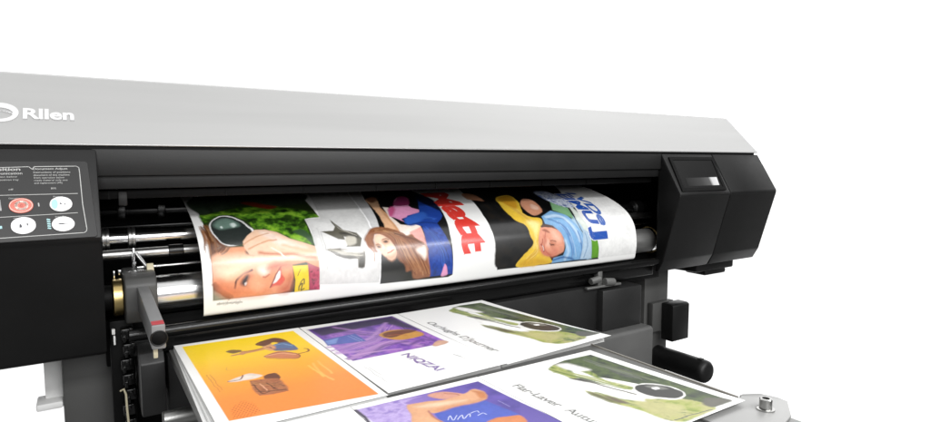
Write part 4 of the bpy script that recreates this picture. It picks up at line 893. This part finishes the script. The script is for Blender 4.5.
# ------------------------------------------------------------------ the printed banner on the roll
PROF = [(1.004, -.2495), (.995, -.242), (.9905, -.205), (.998, -.165), (1.017, -.137), (1.045, -.117), (1.08, -.101), (1.12, -.088), (1.17, -.075), (1.24, -.062), (1.32, -.052)]
pc = np.array(crom(PROF, 40)); sl = np.concatenate([[0], np.cumsum(np.hypot(*np.diff(pc, axis=0).T))])
X0, W_ = .1543, 1.0035
VMAX = .40
nu, nv = 1080, 410
u = np.linspace(0, W_, nu); v = np.linspace(0, VMAX, nv)
U, V = np.meshgrid(u, v)
pr = Print(U, V, W_ / nu)
pr.run(PIC['drum'])
pr.text('Matt', 'd8382e', (.4915, .292), (0, -.2270), (.0600, 0), offset=.05, grow=1.2)
for g, cl in ((3.6, 'f4f4f2'), (1., '1c50ac')):
    pr.text('EIMU', cl, (.8550, .250), (-.002, -.146), (.0330, 0), offset=.04, shear=.1, grow=g)
    pr.text('J', cl, (.8600, .1000), (0, -.0335), (.0430, 0), offset=.05, grow=g)
pr.text('LVDe', '2c5cb0', (.8930, .256), (-.004, -.156), (.0280, 0), offset=.04, shear=.15)
pr.text('glossy photo sample', '5a5a58', (.0209, .0246), (.036, -.0018), (0, .0030), offset=.01, alpha=.8)
yz = np.stack([np.interp(v, sl, pc[:, 0]), np.interp(v, sl, pc[:, 1])], 1)
pos = np.empty((nv, nu, 3)); pos[:, :, 0] = X0 + U; pos[:, :, 1] = yz[:, :1]; pos[:, :, 2] = yz[:, 1:]
bn = lattice('printed_banner', pos, pr.finish(), 'print_gloss')
tag(bn, 'glossy printed banner curving over the roller, with a smiling woman and red lettering', 'banner')

# ------------------------------------------------------------------ output table
TB = thing('output_table', (.37, .62, FLOOR_Z), 'low grey sheet table in front of the printer with a hexagon bolt at its corner', 'table')
bm = box(BM(), .100, .6515, .22, .972, -.299, -.2860, .0012); tt = obj('table_top', bm, 'tray', TB)
bm = box(BM(), .6517, .6550, .3985, .972, -.302, -.2845, .001); obj('edge_rim', bm, 'rim', TB)
bm = ext(BM(), [(.560, .392), (.6515, .3925), (.6540, .3970), (.6600, .3975), (.6800, .3870), (.6870, .3690), (.6850, .3560), (.6500, .3330), (.560, .31)], -.2858, -.2828, .0006); cp = obj('corner_plate', bm, 'plate', TB)
bm = lathe(BM(), (.6405, .3570, -.2828), (0, 0, 1), [(0, .0098), (.0016, .0098), (.0019, .0090), (.0019, .0068), (.0125, .0068), (.0133, .0060), (.0133, .0040), (.0080, .0038)], 28); obj('bolt', bm, 'bolt', TB)
for x, y in ((.13, .26), (.62, .26), (.22, .80), (.60, .80)):
    bm = box(BM(), x - .014, x + .014, y - .014, y + .014, FLOOR_Z, -.2995, .002); obj('leg', bm, 'beamdark', TB)

# ------------------------------------------------------------------ posters lying on the table, each on its own pile
def sheet(key_, quad, paint, label, pile_label, fan=0., curl=.001, heavy=.14, lift=0., h=.0095, nu=230, nv=420, zt=-.280):
    (a, b, c, d) = [np.array(q) for q in quad]          # near left, near right, far right, far left
    s_, t_ = np.meshgrid(np.linspace(0, 1, nu), np.linspace(0, 1, nv))
    s1, t1 = s_[..., None], t_[..., None]
    xy = (a * (1 - s1) + b * s1) * (1 - t1) + (d * (1 - s1) + c * s1) * t1
    p = Print(xy[..., 0], xy[..., 1], np.linalg.norm(b - a) / nu); paint(p)
    pos = np.empty((nv, nu, 3)); pos[..., :2] = xy
    pos[..., 2] = zt + .0005 * np.sin(t_ * 5.) + curl * (1 - t_) ** 4 + lift * s_ * (1 - t_) ** 3
    o = lattice('poster', pos, p.finish(heavy), 'print_matt', .00025); tag(o, label, 'poster', 'posters laid out on the table')
    # the pile beneath
    bm = BM(); n = 7; z = -.2858
    rnd = random.Random(key_)
    cx, cy = (a + b + c + d) / 4
    for k in range(n):
        z1 = -.2858 + (zt - .0006 + .2858) * (k + 1) / n
        ox, oy = rnd.uniform(-.0012, .0004), rnd.uniform(-.0008, .0006)
        sh, sv = .0008, (.0008 if fan else .013)
        q = [(x + ox + (sh if x < cx else -sh), y + oy + (sv if y < cy else -sv)) for x, y in quad]
        if fan: f = fan * (1 - k / (n - 1)) ** 1.3 * (1 + .3 * math.sin(k * 5)); q[0] = (q[0][0] - f, q[0][1]); q[3] = (q[3][0] - f * .12, q[3][1])
        ext(bm, q, z, z1 - .0002); z = z1
    st = obj('paper_stack', bm, 'paperedge'); tag(st, pile_label, 'paper stack', 'piles of sheets under the posters')

def pa(p): p.run(PIC['orange'])
def pb_(p):
    p.run(PIC['purple'])
    p.text('NIQZAI', '8a70b0', (.3745, .7415), (.0085, -.0900), (.0128, .004), shear=.15, grow=1.7)
def pc_green(p, fn=None): p.run(PIC['green'], fn)
def pC(p):
    fn = lambda u, v: (.5725 + (u - .5229) * .93 + ((.597 - v) * 1.36) * .062, .940 - (.597 - v) * 1.36)
    p.run(PIC['green'], fn)
    p.text("Ourhughs D'Journer", '60625c', (.4895, .872), (.0030, -.1960), (.0130, .003), offset=.004, shear=.35, grow=.9)
def pE(p): p.run(PIC['violet'])
def pF(p):
    p.run(PIC['green'])
    p.text('Flar-Laver  Autumn', '585a56', (.4385, .5655), (.0060, -.1560), (.0118, .004), offset=.002, shear=.35, grow=.9)
def pD(p): p.run([('GR', 'e2ebf8,f0f4fb,d8e4f4', '1', [(.078, .608), (.2432, .6085), (.2440, .39), (.078, .39)])])
sheet('a', [(.1085, .6215), (.2952, .6205), (.2952, .9650), (.1070, .9720)], pa, 'orange and yellow poster with a brown basket, beside the lever', 'pile of white paper under the orange and yellow poster', .010, heavy=0.)
sheet('b', [(.2962, .6220), (.4742, .6225), (.4742, .9545), (.2965, .9640)], pb_, 'purple poster with a swirling robe above a white lower half with violet lettering', 'pile of white paper under the purple robe poster', curl=.003, heavy=.26, lift=.002)
sheet('c', [(.4755, .6235), (.6835, .6305), (.6650, .9580), (.4755, .9540)], pC, 'white poster with a green sunglasses picture, the one lying farther back against the black beam', 'pile of white paper under the far green sunglasses poster', curl=.003, heavy=.36, lift=.004)
sheet('d', [(.066, .36), (.2452, .36), (.2455, .6170), (.066, .6190)], pD, 'pale blue poster almost cut off by the bottom edge, in front of the orange one', 'pile of white paper under the pale blue poster')
sheet('e', [(.2458, .36), (.4200, .36), (.4195, .6150), (.2460, .6165)], pE, 'violet poster with a bare arm leaning on a blue book', 'pile of white paper under the violet poster with the arm', heavy=.22)
sheet('f', [(.4205, .3767), (.6325, .3767), (.6205, .6130), (.4200, .6145)], pF, 'white poster with a green sunglasses picture, the nearer one beside the bolt', 'pile of white paper under the near green sunglasses poster', heavy=.36, lift=.002)

# ------------------------------------------------------------------ light
w = bpy.data.worlds.new('World'); scene.world = w; w.use_nodes = True
nt = w.node_tree; bg = nt.nodes['Background']
tc = nt.nodes.new('ShaderNodeTexCoord')
def dot(vec):
    n = nt.nodes.new('ShaderNodeVectorMath'); n.operation = 'DOT_PRODUCT'; n.inputs[1].default_value = vec
    nt.links.new(tc.outputs['Generated'], n.inputs[0]); return n.outputs['Value']
def ramp(src, lo, hi, a, b):
    m = nt.nodes.new('ShaderNodeMapRange'); m.interpolation_type = 'SMOOTHSTEP'
    for k, x in zip(('From Min', 'From Max', 'To Min', 'To Max'), (lo, hi, a, b)): m.inputs[k].default_value = x
    nt.links.new(src, m.inputs['Value']); return m.outputs['Result']
back = ramp(dot((.55, .83, 0)), .30, .62, FRONT, BACK)      # added world glow: white behind the printer, dim in front so blacks stay dark
up = ramp(dot((0, 0, 1)), .45, .8, 0, OVERHEAD_GLOW)                  # added overhead glow in place of a ceiling
ad = nt.nodes.new('ShaderNodeMath'); ad.operation = 'ADD'
nt.links.new(back, ad.inputs[0]); nt.links.new(up, ad.inputs[1])
bg.inputs['Color'].default_value = (1, 1, 1, 1); nt.links.new(ad.outputs[0], bg.inputs['Strength'])

def area(name, loc, target, sx, sy, power, col=(1, 1, 1)):
    l = bpy.data.lights.new(name, 'AREA'); l.shape = 'RECTANGLE'; l.size, l.size_y = sx, sy; l.energy = power; l.color = col
    o = bpy.data.objects.new(name, l); COL.objects.link(o); o.location = loc
    d = Vector(target) - Vector(loc); z = -d.normalized(); x = Vector((1, 0, 0)); y = z.cross(x).normalized(); x = y.cross(z)
    o.rotation_euler = Matrix((x, y, z)).transposed().to_euler(); return o
area('strip_lamp', (.7, -1.0, 1.15), (.7, 1.0, -.17), 3.2, STRIPH, STRIP)
area('added_fill', (.6, -1.6, .62), (.7, 1.0, -.12), 3.0, .9, FILL)  # added fill out of view, lifts the shaded top of the banner

cam = bpy.data.cameras.new('camera'); co = bpy.data.objects.new('camera', cam); COL.objects.link(co)
cam.sensor_width = 36; cam.lens = 36 * 590 / 930; cam.clip_start = .02; cam.clip_end = 500
co.rotation_euler = (R(90 - 4.94), 0, R(-33.1)); scene.camera = co
scene.view_settings.view_transform = 'Standard'; scene.view_settings.look = 'None'
scene.view_settings.exposure = 0; scene.view_settings.gamma = 1
